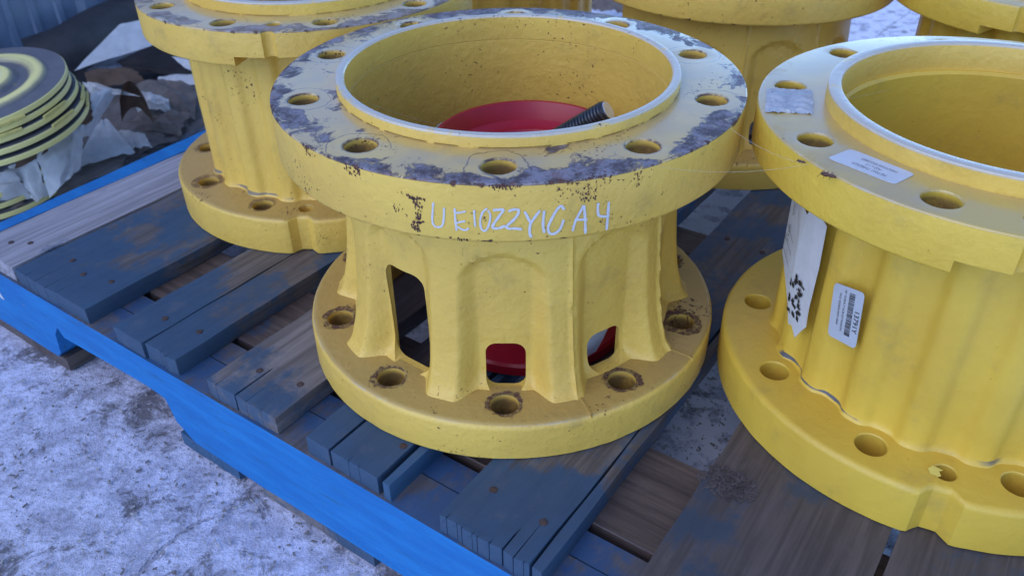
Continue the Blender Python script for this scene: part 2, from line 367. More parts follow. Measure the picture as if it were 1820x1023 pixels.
M['wood'] = wood('weathered_blue_wood', paint=0.62, front=1.1)
M['wood_grey'] = wood('weathered_grey_wood', light=(0.23, 0.20, 0.195), dark=(0.105, 0.088, 0.086), paint=0.16, front=0.6)
M['wood_dim'] = wood('grimy_blue_grey_wood', light=(0.105, 0.082, 0.08), dark=(0.052, 0.042, 0.043), blue=(0.024, 0.040, 0.066), paint=0.42, front=0.4)
M['wood_pale'] = wood('sky_lit_pale_wood', light=(0.38, 0.36, 0.40), dark=(0.20, 0.185, 0.205), paint=0.12, front=0.3)  # paler copy of the wood, sky reflection put into its colour
M['wood_brown'] = wood('bare_brown_wood', light=(0.125, 0.088, 0.075), dark=(0.05, 0.036, 0.034), paint=0.0, front=0.0)
M['wood_deep'] = wood('blue_stained_wood', blue=(0.014, 0.062, 0.13), paint=0.85, front=1.0)
M['wood_top'] = wood('worn_stringer_top', blue=(0.014, 0.055, 0.14), light=(.13,.12,.13), dark=(.07,.065,.075), paint=0.75, front=0.0)
M['nail'] = plain('rusty_nail', (0.07, 0.04, 0.034), 0.75, 0.4, 200, 0.5, 0.001)
M['rustflake'] = plain('rust_flake', (0.10, 0.03, 0.028), 0.8, 0.65, 220, 0.5, 0.001)
M['chalk'] = plain('white_marker_paint', (0.60, 0.575, 0.60), 0.65, 0.08, 150, 0.2, 0.0005)
M['red'] = plain('red_enamel', (0.40, 0.006, 0.022), 0.36, 0.2, 12, 0.12, 0.001)
M['steel'] = plain('dull_steel', (0.12, 0.12, 0.13), 0.38, 0.4, 80, 0.3, 0.0006, metal=0.85)
M['steel_end'] = plain('bright_steel', (0.80, 0.81, 0.84), 0.3, 0.15, 80, 0.2, 0.0004, metal=0.6)
M['paper'] = plain('white_paper', (0.58, 0.58, 0.60), 0.7, 0.08, 60, 0.15, 0.001)
M['sticker'] = plain('grey_white_sticker', (0.43, 0.45, 0.50), 0.45, 0.06, 40, 0.1, 0.0005)
M['ink'] = plain('black_ink', (0.015, 0.015, 0.018), 0.6, 0.1, 50, 0.0)
M['faintink'] = plain('grey_ink', (0.16, 0.16, 0.19), 0.6, 0.1, 50, 0.0)
M['foam'] = plain('white_foam_wrap', (0.86, 0.86, 0.87), 0.75, 0.12, 45, 0.35, 0.002)
M['card'] = plain('brown_cardboard', (0.24, 0.155, 0.11), 0.85, 0.3, 25, 0.3, 0.002)
M['kraft'] = plain('grey_kraft_paper', (0.34, 0.295, 0.275), 0.8, 0.25, 30, 0.4, 0.003)
M['darkcard'] = plain('dark_board', (0.05, 0.045, 0.05), 0.7, 0.35, 20, 0.3, 0.002)
M['rubber'] = plain('black_rubber', (0.035, 0.032, 0.036), 0.6, 0.3, 30, 0.3, 0.002)
M['tin'] = plain('grey_blue_sheet_metal', (0.22, 0.27, 0.36), 0.45, 0.2, 6, 0.1, 0.002, metal=0.25)
M['tape'] = plain('grey_cloth_tape', (0.42, 0.43, 0.46), 0.5, 0.15, 90, 0.4, 0.001)
M['yellow_flake'] = plain('yellow_paint_flake', (0.62, 0.46, 0.08), 0.5, 0.15, 60, 0.2, 0.001)
M['yellow_rim'] = plain('yellow_rim_paint', (0.66, 0.56, 0.18), 0.4, 0.15, 60, 0.15, 0.001)
M['insect'] = plain('brown_insect', (0.10, 0.035, 0.02), 0.5, 0.4, 300, 0.2, 0.0005)
M['silk'] = plain('spider_silk', (0.5, 0.45, 0.33), 0.4, 0.05, 50, 0.0)

# ------------------------------------------------------------------ ground, wall
GZ = -0.158
def ground():
    N = 90; v = []; f = []; S = 1.0
    xs = [-40, -20, -10, -6]+[-4+8*i/N for i in range(N+1)]+[6, 10, 20, 40]
    ys = [-40, -20, -10, -5]+[-2+7*i/N for i in range(N+1)]+[7, 12, 20, 40]
    for y in ys:
        for x in xs: v.append((x, y, GZ-0.001+0.004*(mnoise.noise(Vector((x*3, y*3, 0)))-0.4)*(1 if abs(x) < 4.1 and -2.1 < y < 5.1 else 0)))
    W = len(xs)
    for j in range(len(ys)-1):
        for i in range(W-1): f.append((j*W+i, j*W+i+1, (j+1)*W+i+1, (j+1)*W+i))
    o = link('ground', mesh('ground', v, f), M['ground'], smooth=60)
    tag(o, 'dusty pale concrete floor with dirt stains and a crack', kind='structure')
ground()
def litter():
    rnd = random.Random(3); bm = bmesh.new()
    for i in range(3200):
        p = at(rnd.uniform(-150, 760), rnd.uniform(560, 1100), GZ) if i < 2400 else at(rnd.uniform(1100, 1400), rnd.uniform(550, 900), GZ)
        s = rnd.choice((0.0004, 0.0005, 0.0006, 0.0007, 0.0009, 0.0014)); a = rnd.uniform(0, 6.28)
        l = s*rnd.uniform(0.8, 3.0)
        m = Matrix.Translation(p+Vector((0, 0, 0.0012))) @ Matrix.Rotation(a, 4, 'Z') @ Matrix.Rotation(rnd.uniform(-.4, .4), 4, 'X')
        prism(bm, [(-l, -s), (l*.8, -s*.7), (l, s), (-l*.6, s*.8)], -s*.4, s*.5, m)
    o = link('ground_litter', frombm('ground_litter', bm), plain('litter', (0.15, 0.13, 0.125), 0.9, 0.7, 9, 0.2, col2=(0.5, 0.48, 0.48)))
    tag(o, 'loose grit and bark crumbs lying on the concrete', kind='stuff')
litter()

YAW = R_(54.5825)
U = Vector((math.cos(YAW), math.sin(YAW), 0)); Nn = Vector((-math.sin(YAW), math.cos(YAW), 0))
def un(u, n, z): return U*u+Nn*n+Vector((0, 0, z))
def wall():
    t = empty('corrugated_wall', un(0, 2.3, GZ), YAW)
    tag(t, 'blue grey ribbed sheet metal wall behind the disc stack', 'wall')
    per = 0.30
    for k in range(-4, 14):
        x0 = k*per; bm = bmesh.new()
        prof = [(0, 0), (.012, .028), (.05, .028), (.062, 0), (.105, 0), (.11, .007), (.125, .007), (.13, 0), (.17, 0), (.175, .007), (.19, .007), (.195, 0), (.24, 0), (.245, .007), (.26, .007), (.265, 0), (.3, 0)]
        pts = [(x0+a, -b) for a, b in prof]+[(x0+a, 0.002-b) for a, b in prof[::-1]]
        prism(bm, pts, 0.01, 0.95, Matrix())
        link('panel', frombm('panel', bm), M['tin'], t)
wall()

# ------------------------------------------------------------------ pallet
PAL = empty('pallet', (0, 0, 0), YAW)
tag(PAL, 'weathered wooden pallet with bright blue front edge carrying the yellow hubs', 'pallet')
TP = 0.024
def board(name, n0, n1, u0, u1, z0, z1, mat, slits=(), seed=0, jit=0.0011, n0b=None, n1b=None):
    rnd = random.Random(seed+11); L = u1-u0; wd = n1-n0; nc = (n0+n1)/2
    poly = []
    # front end, from y=-w/2 to +w/2, with splits running in from the end
    sl = sorted(slits); y = -wd/2
    poly.append((rnd.uniform(0, .002), -wd/2))
    for (sp, ln, sw) in sl:
        yy = sp-nc; e = rnd.uniform(-.001, .002)
        sw *= .6; ln *= rnd.uniform(.7, 1.2)
        poly += [(e, yy-sw/2), (ln*.45, yy-sw*.42), (ln, yy+rnd.uniform(-.3, .3)*sw), (ln*.45+.0004, yy+sw*.42), (e, yy+sw/2)]
    poly.append((rnd.uniform(0, .002), wd/2))
    k = max(4, int(L/0.045))
    y1 = (n1b-nc) if n1b is not None else wd/2; y0 = (n0b-nc) if n0b is not None else -wd/2
    for i in range(1, k): poly.append((L*i/k, wd/2+(y1-wd/2)*i/k+rnd.uniform(-jit, jit)))
    poly += [(L, y1), (L, y0)]
    for i in range(k-1, 0, -1): poly.append((L*i/k, -wd/2+(y0+wd/2)*i/k+rnd.uniform(-jit, jit)))
    bm = bmesh.new(); prism(bm, poly[::-1], z0-z1, 0, Matrix())
    bm.verts.ensure_lookup_table()
    es = [e for e in bm.edges if abs(e.verts[0].co.z) < 1e-6 and abs(e.verts[1].co.z) < 1e-6]
    try: bmesh.ops.bevel(bm, geom=es, offset=0.0010, segments=2, affect='EDGES', profile=0.6, clamp_overlap=False)
    except Exception: pass
    bmesh.ops.triangulate(bm, faces=[f for f in bm.faces if len(f.verts) > 4])
    o = link(name, frombm(name, bm), mat, PAL, smooth=40); o.location = (u0, nc, z1)
    return o
def nail(parent, n, u, r=0.0042, sunk=0.0):
    bm = bmesh.new(); spin_solid(bm, [(r*.9, -.003), (r, .0002), (r*.93, .0009), (r*.4, .0013)], 14, Matrix())
    o = link('nail', frombm('nail', bm), M['nail'], parent, smooth=50); o.location = (u-parent.location.x, n-parent.location.y, -sunk)
    o.rotation_euler = (random.uniform(-.12, .12), random.uniform(-.12, .12), random.uniform(0, 3))
UF = 0.384; UB = 1.66
rs = random.Random(5)
planks = {}
def pl(key, n0, n1, mat, slits=(), z1=0.0, uf=UF, **k):
    planks[key] = board('plank', n0, n1, uf+rs.uniform(-.001, .001), UB+rs.uniform(-.01, .01), z1-TP+0.0004, z1, M[mat], slits, seed=len(planks), **k); return planks[key]
p = pl('1b', 1.2305, 1.252, 'blue', z1=.0, n1b=1.315)
p = pl('1a', 1.120, 1.2285, 'wood_pale', [(1.19, .03, .001)], z1=0.0)
nail(p, 1.1842, .4203); nail(p, 1.1595, .435)
p = pl('2', .944, 1.1125, 'wood', [(1.085, .03, .0012), (1.062, .045, .0014), (1.035, .05, .0014), (1.012, .03, .001)], z1=-0.0003)
nail(p, 1.0654, .4429); nail(p, 1.0206, .4309); nail(p, .9727, .4421)
p = pl('3a', .8225, .882, 'wood', [], z1=.0003); nail(p, .8407, .4305)
p = pl('3b', .762, .8195, 'wood', [(.79, .025, .001), (.778, .02, .001)], z1=-.0002); nail(p, .7829, .4379)
p = pl('4', .589, .7025, 'wood_grey', [(.687, .06, .0012), (.6545, .16, .0045), (.636, .035, .001), (.612, .02, .001)], z1=.0002)
nail(p, .6639, .4295); nail(p, .607, .4389)
pl('5a', .5085, .542, 'wood', z1=-.0002)
p = pl('5b', .4405, .505, 'wood', [(.48, .02, .001), (.466, .012, .001)], z1=.0003); nail(p, .4475, .432)
pl('5c', .4245, .4335, 'wood_deep', z1=-.001)
p = pl('6', .2600, .361, 'wood', [(.353, .028, .0012), (.341, .007, .0010), (.3345, .005, .0013), (.322, .010, .0009), (.3165, .004, .0014), (.303, .014, .0015), (.289, .075, .0030), (.276, .055, .0016), (.2655, .007, .001)], z1=0.0)
nail(p, .3364, .437); nail(p, .2751, .4313); nail(p, .3341, 1.0009); nail(p, .2795, .9929)
pl('6s', .2465, .2572, 'wood', z1=-.0012, n1b=.2572)
p = pl('7', .007, .1745, 'wood_dim', [(.12, .03, .001)], z1=.0002)
pl('8', -.165, .0005, 'wood_dim', z1=-.0004)

def stringer(name, u0, u1, z0, z1, mat, notch=True, n0=-.20, n1=1.27, jag=False):
    rnd = random.Random(int(u0*1000)); poly = [(n1, z1)]
    zb = z0; zn = z1-.054
    poly = [(n1, z1), (n0, z1), (n0, zb)]
    if notch:
        seq = [(-.06, zb), (-.045, zb+.03), (-.03, zn-.004), (-.01, zn), (.22, zn), (.235, zb+.012), (.25, zb)]
        poly += seq
        for n in (.40, .52, .64, .72): poly.append((n, zb+rnd.uniform(-.0015, .001)))
        poly += [(.765, zb+.002), (.782, zb+.014), (.795, zb+.022), (.802, zn-.010), (.806, zn), (.84, zn+.003), (.92, zn+.001), (1.03, zn-.003), (1.040, zn+(.010 if jag else 0)), (1.055, zn-.008), (1.062, zb+.012), (1.074, zb), ]
    poly += [(n1, zb)]
    bot = sorted(poly[2:], key=lambda q: q[0]); bm = bmesh.new(); cols = []
    for n_, zb_ in bot:
        cols.append([bm.verts.new(p_) for p_ in ((u0, n_, zb_), (u0, n_, z1), (u1, n_, z1), (u1, n_, zb_))])
    for A_, B_ in zip(cols, cols[1:]):
        for k_ in range(4):
            fc = bm.faces.new((A_[k_], A_[(k_+1) % 4], B_[(k_+1) % 4], B_[k_]))
            if k_ == 1: fc.material_index = 1
    bm.faces.new(cols[0]); bm.faces.new(cols[-1][::-1])
    tops = [f.index for f in bm.faces if f.material_index == 1]; me = frombm(name, bm)
    o = link(name, me, mat, PAL); me.materials.append(M['wood_top'])
    for fc in me.polygons: fc.material_index = 1 if fc.normal.z > .9 and fc.center.z > z1-.002 else 0
    return o
stringer('stringer', .3815, .4300, -.1345, -TP, M['blue'], jag=True)
stringer('stringer', .4318, .4640, -.1345, -TP-.0006, M['wood_deep'])
def runner(u0, u1):
    bm = bmesh.new(); box_bm(bm, 0, 1.45, -(u1-u0)/2, (u1-u0)/2, -.018, 0)
    bmesh.ops.bevel(bm, geom=list(bm.edges), offset=.001, segments=1, affect='EDGES')
    o = link('runner_board', frombm('runner_board', bm), M['wood_brown'], PAL, smooth=40); o.location = ((u0+u1)/2, -.20, -TP-.0004); o.rotation_euler = (0, 0, R_(90))
    for n in (-.14, .47, 1.18):  # unseen blocks replace solid stringers here, added to let light under the pallet
        bm = bmesh.new(); box_bm(bm, -(u1-u0)/2+.002, (u1-u0)/2-.002, -.05, .05, -.1565, -TP-.0186)
        b = link('block', frombm('block', bm), M['wood_brown'], PAL); b.location = ((u0+u1)/2, n, 0)
runner(.9725, 1.0340); runner(1.575, 1.655)
def crossboard(u0, u1, z0, z1, mat):
    bm = bmesh.new(); box_bm(bm, 0, 1.45, -(u1-u0)/2, (u1-u0)/2, z0-z1, 0)
    bmesh.ops.bevel(bm, geom=list(bm.edges), offset=.001, segments=1, affect='EDGES')
    o = link('cross_board', frombm('cross_board', bm), mat, PAL, smooth=40); o.location = ((u0+u1)/2, -.20, z1); o.rotation_euler = (0, 0, R_(90))
crossboard(.4752, .5965, -.0425, -TP-.0004, M['wood_brown'])
for n0, n1, mt in ((1.06, 1.26, 'wood_brown'), (.69, .80, 'wood_deep'), (.465, .645, 'wood_grey'), (.10, .22, 'wood'), (-.19, -.12, 'wood')):
    board('bottom_board', n0, n1, .3835, .62, -.1565, -.1352, M[mt], [(n0+.03, .012, .001), (n0+.055, .02, .001), (n0+.08, .01, .001)], seed=int(n0*100)+50)
# torn label remnants on the blue stringer
for pts in ([(1.262, -.027), (1.2, -.0275), (1.192, -.034), (1.203, -.044), (1.215, -.040), (1.225, -.046), (1.262, -.043)], [(1.262, -.055), (1.205, -.052), (1.190, -.064), (1.183, -.078), (1.196, -.076), (1.21, -.070), (1.262, -.066)]):
    bm = bmesh.new(); prism(bm, pts, .3806, .3814, Matrix(((0, 0, 1, 0), (1, 0, 0, 0), (0, 1, 0, 0), (0, 0, 0, 1))))
    link('label_remnant', frombm('label_remnant', bm), M['paper'], PAL)
# dried mud on plank 7
def mud():
    rnd = random.Random(9); bm = bmesh.new()
    for i in range(260):
        a = rnd.uniform(0, 6.28); q = math.sqrt(rnd.random()); n = .153+.030*q*math.cos(a); u = .572+.021*q*math.sin(a)
        s = rnd.uniform(.0010, .0026); k = rnd.randint(5, 7); ph = rnd.uniform(0, 6)
        poly = [(u+s*rnd.uniform(.75, 1.1)*math.cos(ph+6.283*j/k), n+s*rnd.uniform(.75, 1.1)*math.sin(ph+6.283*j/k)) for j in range(k)]
        prism(bm, poly, .0003, .0006+rnd.uniform(.0002, .0012)*(1.15-q), Matrix())
    o = link('mud_crumbs', frombm('mud_crumbs', bm), M['mud'], planks['7']); o['kind'] = 'stuff'
    o.location = (-planks['7'].location.x, -planks['7'].location.y, 0)
mud()

# ------------------------------------------------------------------ hub type A (open pocketed drum)
def hole_cutter(bm, rc, ang, rad, z0, z1, flare, N=40):
    m = Matrix.Rotation(ang, 4, 'Z') @ Matrix.Translation((rc, 0, 0))
    spin_solid(bm, [(rad, z0), (rad, z1-.0012), (rad+flare, z1), (rad+flare+.003, z1+.004)], N, m)
HA, TA, BA = 0.311, 0.0556, 0.0458
A_Z = [.03, .048, .066, .076, .097, .126, .165, .22, .256, .30]
A_R = [.212, .2050, .2005, .1975, .1932, .1895, .1860, .1825, .1812, .179]
def rA(phi_deg, z):
    main = lerp_tab(A_Z, A_R, z); zt = HA-TA
    f = ((phi_deg+18) % 36)-18
    k = int(math.floor((phi_deg+18)/36)) % 10
    hw = 11.6
    ptop = (0.206, .214, .200, .200, .203, .2, .2, .2, .2, .216)[k]
    p = (1-sm(hw-3.2, hw+2.8, abs(f)))*(1-sm(ptop-.008, ptop+.004, z+(f/10)**2*.012))
    floor = .1738 + .0125*math.exp(-max(0, z-.046)/.0085) if z > .046 else .1877
    floor = min(floor, main)
    r = main*(1-p)+floor*p
    r += .0085*math.exp(-max(0, zt-z)/.0035) if z < zt else .0085
    r += .0055*math.exp(-max(0, z-.046)/.0055)*(1-p)
    for sa, amp in ((20.5, .0024), (56.5, .0024), (-92, .0016)):
        d = ((phi_deg-sa+180) % 360)-180
        r += amp*math.exp(-((d+.35*mnoise.noise(Vector((z*60, sa, 4))))/.6)**2)*(1+.8*mnoise.noise(Vector((z*160, sa, 0))))
    r += .0005*mnoise.noise(Vector((phi_deg*.12, z*40, 3.3)))+.00025*mnoise.noise(Vector((phi_deg*.5, z*150, 7.3)))
    return r
def drum_mesh(name, rf, rin, zs, N):
    v = []; f = []; M_ = len(zs)
    for i in range(N):
        a = 2*math.pi*i/N; c, s = math.cos(a), math.sin(a); ph = math.degrees(a)
        for z in zs: r = rf(ph, z); v.append((r*c, r*s, z))
    for i in range(N):
        j = (i+1) % N
        for k in range(M_-1): f.append((i*M_+k, j*M_+k, j*M_+k+1, i*M_+k+1))
    b = len(v); zin = [zs[0], .06, .12, .2, zs[-1]-.003, zs[-1]]
    rin_ = [rin, rin, rin, rin, rin, rin+.003]
    Q = len(zin)
    for i in range(N):
        a = 2*math.pi*i/N
        for z, r in zip(zin, rin_): v.append((r*math.cos(a), r*math.sin(a), z))
    for i in range(N):
        j = (i+1) % N
        for k in range(Q-1): f.append((b+i*Q+k, b+i*Q+k+1, b+j*Q+k+1, b+j*Q+k))
        f.append((i*M_, b+i*Q, b+j*Q, j*M_)); f.append((i*M_+M_-1, j*M_+M_-1, b+j*Q+Q-1, b+i*Q+Q-1))
    return mesh(name, v, f)
def flange_prof(r0, r1, z0, z1, ct, cb, steps=4):
    p = [(r0, z0), (r1-cb, z0)]
    for i in range(steps+1):
        a = R_(-90+90*i/steps); p.append((r1-cb+cb*math.cos(a), z0+cb+cb*math.sin(a))) if i else None
    for i in range(steps+1):
        a = R_(90*i/steps); p.append((r1-ct+ct*math.cos(a), z1-ct+ct*math.sin(a)))
    p.append((r0, z1)); return p
def hubA_meshes():
    D = {}
    o = link('upper_flange', lathe('upper_flange', flange_prof(.170, .240, HA-TA, HA, .0018, .004, 3), 288), M['A_top'])
    bm = bmesh.new()
    for k in range(10): hole_cutter(bm, .208, R_(36*k), .0148, HA-TA-.01, HA, .0008)
    cut(o, bm); D['upper_flange'] = o
    lp = [(.166, HA-.016), (.175, HA-.016), (.175, HA+.0105), (.1742, HA+.0118), (.1730, HA+.0122), (.1688, HA+.0122), (.1672, HA+.0116), (.166, HA+.0100)]
    D['raised_lip'] = link('raised_lip', lathe('raised_lip', lp, 288), M['A_lip'])
    zs = [.030, .040, .0455, .047, .049, .0515, .0545, .058]+[.062+i*.0055 for i in range(33)]
    zs = [z for z in zs if z < HA-TA-.012]+[HA-TA-.010, HA-TA-.007, HA-TA-.0045, HA-TA-.0025, HA-TA-.001, HA-TA+.001, HA-.03, HA-.0145]
    o = link('drum', drum_mesh('drum', rA, .1662, zs, 720), M['A_drum'])
    bm = bmesh.new(); inner = []
    def win(ang, w_, z0, z1, rad, skew=0.0):
        poly = [(x+skew*(y/((z1-z0)/2)), y+(z0+z1)/2) for x, y in rrect(w_, (z1-z0)/2, rad)]
        m = Matrix.Rotation(R_(ang), 4, 'Z') @ Matrix(((0, 0, 1, 0), (1, 0, 0, 0), (0, 1, 0, 0), (0, 0, 0, 1)))
        prism(bm, poly, .10, .235, m)
        inner.append((ang, w_+.003, .018, z1-.002, rad))
    win(0.2, .0205, .0425, .0975, .0125); win(36, .0215, .0460, .0905, .012)
    win(-35.5, .0270, .0450, .1620, .014, -.003)
    win(180, .026, .050, .13, .013)
    cut(o, bm)
    bm = bmesh.new()
    for ang, w_, z0, z1, rad in inner[:3]:
        poly = [(x, y+(z0+z1)/2) for x, y in rrect(w_, (z1-z0)/2, rad)]
        prism(bm, poly, .10, .1712, Matrix.Rotation(R_(ang), 4, 'Z') @ Matrix(((0, 0, 1, 0), (1, 0, 0, 0), (0, 1, 0, 0), (0, 0, 0, 1))))
    cut(o, bm); D['drum'] = o
    pr = flange_prof(.180, .2387, 0, BA, .0075, .002, 5)
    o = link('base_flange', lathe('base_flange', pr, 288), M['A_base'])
    # shallow parting ridges across the base flange
    for vtx in o.data.vertices:
        ph = math.degrees(math.atan2(vtx.co.y, vtx.co.x)); r = math.hypot(vtx.co.x, vtx.co.y)
        rr = r+.0006*mnoise.noise(Vector((ph*.2, vtx.co.z*30, 1)))*(1 if r > .2 else 0)
        vtx.co.x *= rr/r; vtx.co.y *= rr/r
    bm = bmesh.new()
    for k in range(10): hole_cutter(bm, .2059, R_(36*k), .0148, -.01, BA, .0012)
    cut(o, bm); D['base_flange'] = o
    for k in D: D[k].data.shade_smooth(); D[k].data.set_sharp_from_angle(angle=R_(32))
    # ridge bars on the base flange
    for key, sa in (('seam_a', 21.5), ('seam_b', 57)):
        bm = bmesh.new(); m = Matrix.Rotation(R_(sa), 4, 'Z')
        prism(bm, [(.205, -.0016), (.2335, -.0013), (.2385, -.0008), (.2385, .0008), (.2335, .0013), (.205, .0016)], BA-.006, BA+.0009, m)
        bmesh.ops.bevel(bm, geom=list(bm.edges), offset=.0007, segments=2, affect='EDGES')
        D[key] = link('casting_seam', frombm('casting_seam', bm), M['A_base'], smooth=50)
    return D
def adopt(D, root):
    for k in D: D[k].parent = root
def dup(root, mats=None):
    r = root.copy(); C.objects.link(r)
    for ch in root.children:
        c = ch.copy(); C.objects.link(c); c.parent = r
        if mats and ch.name.split('.')[0] in mats:
            c.data = ch.data.copy(); c.data.materials.clear(); c.data.materials.append(mats[ch.name.split('.')[0]])
    return r
HZ = .0008
GRP = 'yellow flanged wheel hubs standing on the pallet'
hub1 = empty('wheel_hub', (-.0005, .8286, HZ), R_(-92.5))
tag(hub1, 'rust worn yellow hub with white handwritten code and cut windows', 'hub', GRP)
DA = hubA_meshes(); adopt(DA, hub1)
hub4 = dup(hub1); hub4.location = (.3751, 1.3892, HZ); hub4.rotation_euler = (0, 0, R_(-118))
tag(hub4, 'yellow hub directly behind the gap between handwritten hub and stickered hub', 'hub', GRP)

# handwriting in white paint marker on the upper flange rim
STROKES = [[(-12.59, 0.2913), (-12.86, 0.2828), (-13.08, 0.2742), (-12.76, 0.2694), (-11.84, 0.2685), (-11.01, 0.271), (-10.63, 0.2791), (-10.46, 0.2876)], [(-8.33, 0.2879), (-8.33, 0.2777), (-8.2, 0.2667)], [(-8.38, 0.2835), (-7.23, 0.2843), (-6.15, 0.2859)], [(-8.32, 0.2738), (-7.33, 0.2754), (-6.35, 0.2765)], [(-8.1, 0.2711), (-7.15, 0.2686), (-6.38, 0.268), (-5.72, 0.27)], [(-4.48, 0.2875), (-4.49, 0.28), (-4.41, 0.2716)], [(-1.92, 0.2894), (-2.82, 0.2857), (-3.37, 0.2784), (-3.26, 0.2706), (-2.52, 0.268), (-1.78, 0.2732), (-1.35, 0.2823), (-1.81, 0.2876)], [(-0.82, 0.2877), (0.17, 0.2882), (1.16, 0.288), (0.27, 0.2818), (-0.9, 0.2739), (-0.84, 0.2711), (0.22, 0.2709), (1.48, 0.2733)], [(2.14, 0.2865), (3.01, 0.2882), (4.0, 0.2881), (4.0, 0.2839), (2.99, 0.2781), (1.73, 0.2727), (2.22, 0.2706), (3.47, 0.2705), (4.73, 0.2695)], [(5.29, 0.2863), (5.86, 0.2806), (6.48, 0.275)], [(8.27, 0.2863), (7.23, 0.2802), (6.43, 0.2744), (6.24, 0.269), (6.29, 0.2646), (6.62, 0.2615)], [(9.1, 0.286), (8.94, 0.2791), (8.89, 0.2718), (9.16, 0.265)], [(13.03, 0.2851), (12.37, 0.289), (11.5, 0.2852), (10.64, 0.2784), (9.91, 0.2702), (10.18, 0.2645), (11.22, 0.2635), (12.36, 0.2678), (12.96, 0.2761)], [(17.04, 0.2871), (16.18, 0.2802), (15.33, 0.2723), (14.87, 0.2639)], [(17.04, 0.2871), (17.35, 0.2746), (17.58, 0.2596)], [(15.18, 0.2746), (16.5, 0.2739), (17.85, 0.273)], [(19.98, 0.2871), (19.97, 0.2811), (20.21, 0.2754), (21.26, 0.2733), (22.58, 0.2728)], [(22.27, 0.2864), (22.22, 0.2743), (22.15, 0.2595)]]
def writing():
    bm = bmesh.new(); rnd = random.Random(2)
    for si, s in enumerate(STROKES):
        wd = .00088 if si < 7 else .00118
        pts = [(R_(a)*.24, z) for a, z in s]; pts = catmull(pts, 6); n = len(pts); L = []
        for i, p in enumerate(pts):
            a = pts[max(i-1, 0)]; b = pts[min(i+1, n-1)]; tx, tz = b[0]-a[0], b[1]-a[1]; q = math.hypot(tx, tz) or 1
            hw = wd*(.85+.35*mnoise.noise(Vector((i*.35, si, 0)))+.1*rnd.random())*(0.7 if i in (0, n-1) else 1)
            L.append(((p[0]-tz/q*hw, p[1]+tx/q*hw), (p[0]+tz/q*hw, p[1]-tx/q*hw)))
        rr = .24025+si*.00001
        rows = []
        for l, r in L:
            row = []
            for q, dr in ((l, 0), (l, .0003), (r, .0003), (r, 0)):
                a = q[0]/.24; row.append(bm.verts.new(((rr+dr)*math.cos(a), (rr+dr)*math.sin(a), q[1])))
            rows.append(row)
        for a, b in zip(rows, rows[1:]):
            for k in range(3): bm.faces.new((a[k], a[k+1], b[k+1], b[k]))
    o = link('handwriting', frombm('handwriting', bm), M['chalk'], hub1); return o
writing()
# scraped rust mark left of the code and smaller rust chips (ragged thin scabs)
def inside(p, poly):
    x, y = p; c = False; n = len(poly)
    for i in range(n):
        (x0, y0), (x1, y1) = poly[i], poly[i-1]
        if (y0 > y) != (y1 > y) and x < (x1-x0)*(y-y0)/(y1-y0)+x0: c = not c
    return c
def scab(parent, a0, z0, pts, seed, R0=.2401, mat='rustflake', dens=1.0):
    rnd = random.Random(seed); bm = bmesh.new()
    xs = [p[0] for p in pts]; zs = [p[1] for p in pts]
    area = (max(xs)-min(xs))*(max(zs)-min(zs)); N = int(area/(.0011**2)*1.5*dens); k = 0
    for _ in range(N):
        x = rnd.uniform(min(xs)-.0006, max(xs)+.0006); z = rnd.uniform(min(zs)-.0006, max(zs)+.0006)
        if not inside((x+rnd.gauss(0, .0006), z+rnd.gauss(0, .0006)), pts): continue
        if mnoise.noise(Vector((x*260, z*260, seed))) < -.22: continue
        s_ = rnd.uniform(.0003, .0011); q = rnd.randint(4, 6); ph = rnd.uniform(0, 6); dr = .00012+k*2e-7; k += 1
        vs = []
        for m in range(q):
            rr = s_*rnd.uniform(.6, 1.25); a = R_(a0)+(x+rr*math.cos(ph+6.283*m/q)*.8)/.24; zz = z0+z+rr*1.3*math.sin(ph+6.283*m/q)
            vs.append(bm.verts.new(((R0+dr)*math.cos(a), (R0+dr)*math.sin(a), zz)))
        bm.faces.new(vs)
    o = link('rust_scab', frombm('rust_scab', bm), M[mat], parent); o['kind'] = 'stuff'; return o
# main mark is an I shape with a hooked foot
scab(hub1, -16.6, .281, [(-.017, .0155), (-.006, .0145), (.006, .0135), (.0115, .0125), (.006, .0105), (.0055, .003), (.004, -.008), (.007, -.0105), (.001, -.0135), (.0055, -.0205), (.002, -.0215), (-.0055, -.0165), (-.0045, -.0115), (.0005, -.0075), (.0005, .000), (-.0015, .0095), (-.006, .0125)], 1)
scab(hub1, -7.6, .2585, [(-.010, .0014), (-.004, .0018), (.006, .0004), (.012, -.0002), (.010, -.0016), (.002, -.0012), (-.006, -.0004)], 2)
scab(hub1, 27.5, .2625, [(-.005, -.001), (.003, .001), (.006, .0022), (.001, .0002), (-.004, -.002)], 3)
scab(hub1, -20.2, .279, [(-.006, .003), (0, .005), (.005, .001), (.004, -.003), (-.004, -.002)], 4, dens=.35)
scab(hub1, 17.2, .2965, [(-.009, .006), (.004, .009), (.010, .002), (.003, -.009), (-.003, -.006)], 5, dens=.28)
scab(hub1, 28.5, .296, [(-.004, .012), (.003, .012), (.002, -.003), (-.002, -.001)], 6, dens=.4)
scab(hub1, 21, .268, [(-.003, .003), (.003, .002), (.002, -.003), (-.002, -.002)], 7, dens=.3)
scab(hub1, -31, .2985, [(-.012, .012), (.012, .0125), (.009, .006), (.001, .002), (-.007, .006)], 8, dens=.4)
scab(hub1, -44, .2985, [(-.010, .012), (.010, .0125), (.006, .004), (-.004, .003)], 9, dens=.4)
scab(hub1, 1, .3035, [(-.012, .0068), (.014, .007), (.010, .003), (.001, .001), (-.007, .003)], 10, dens=.4)

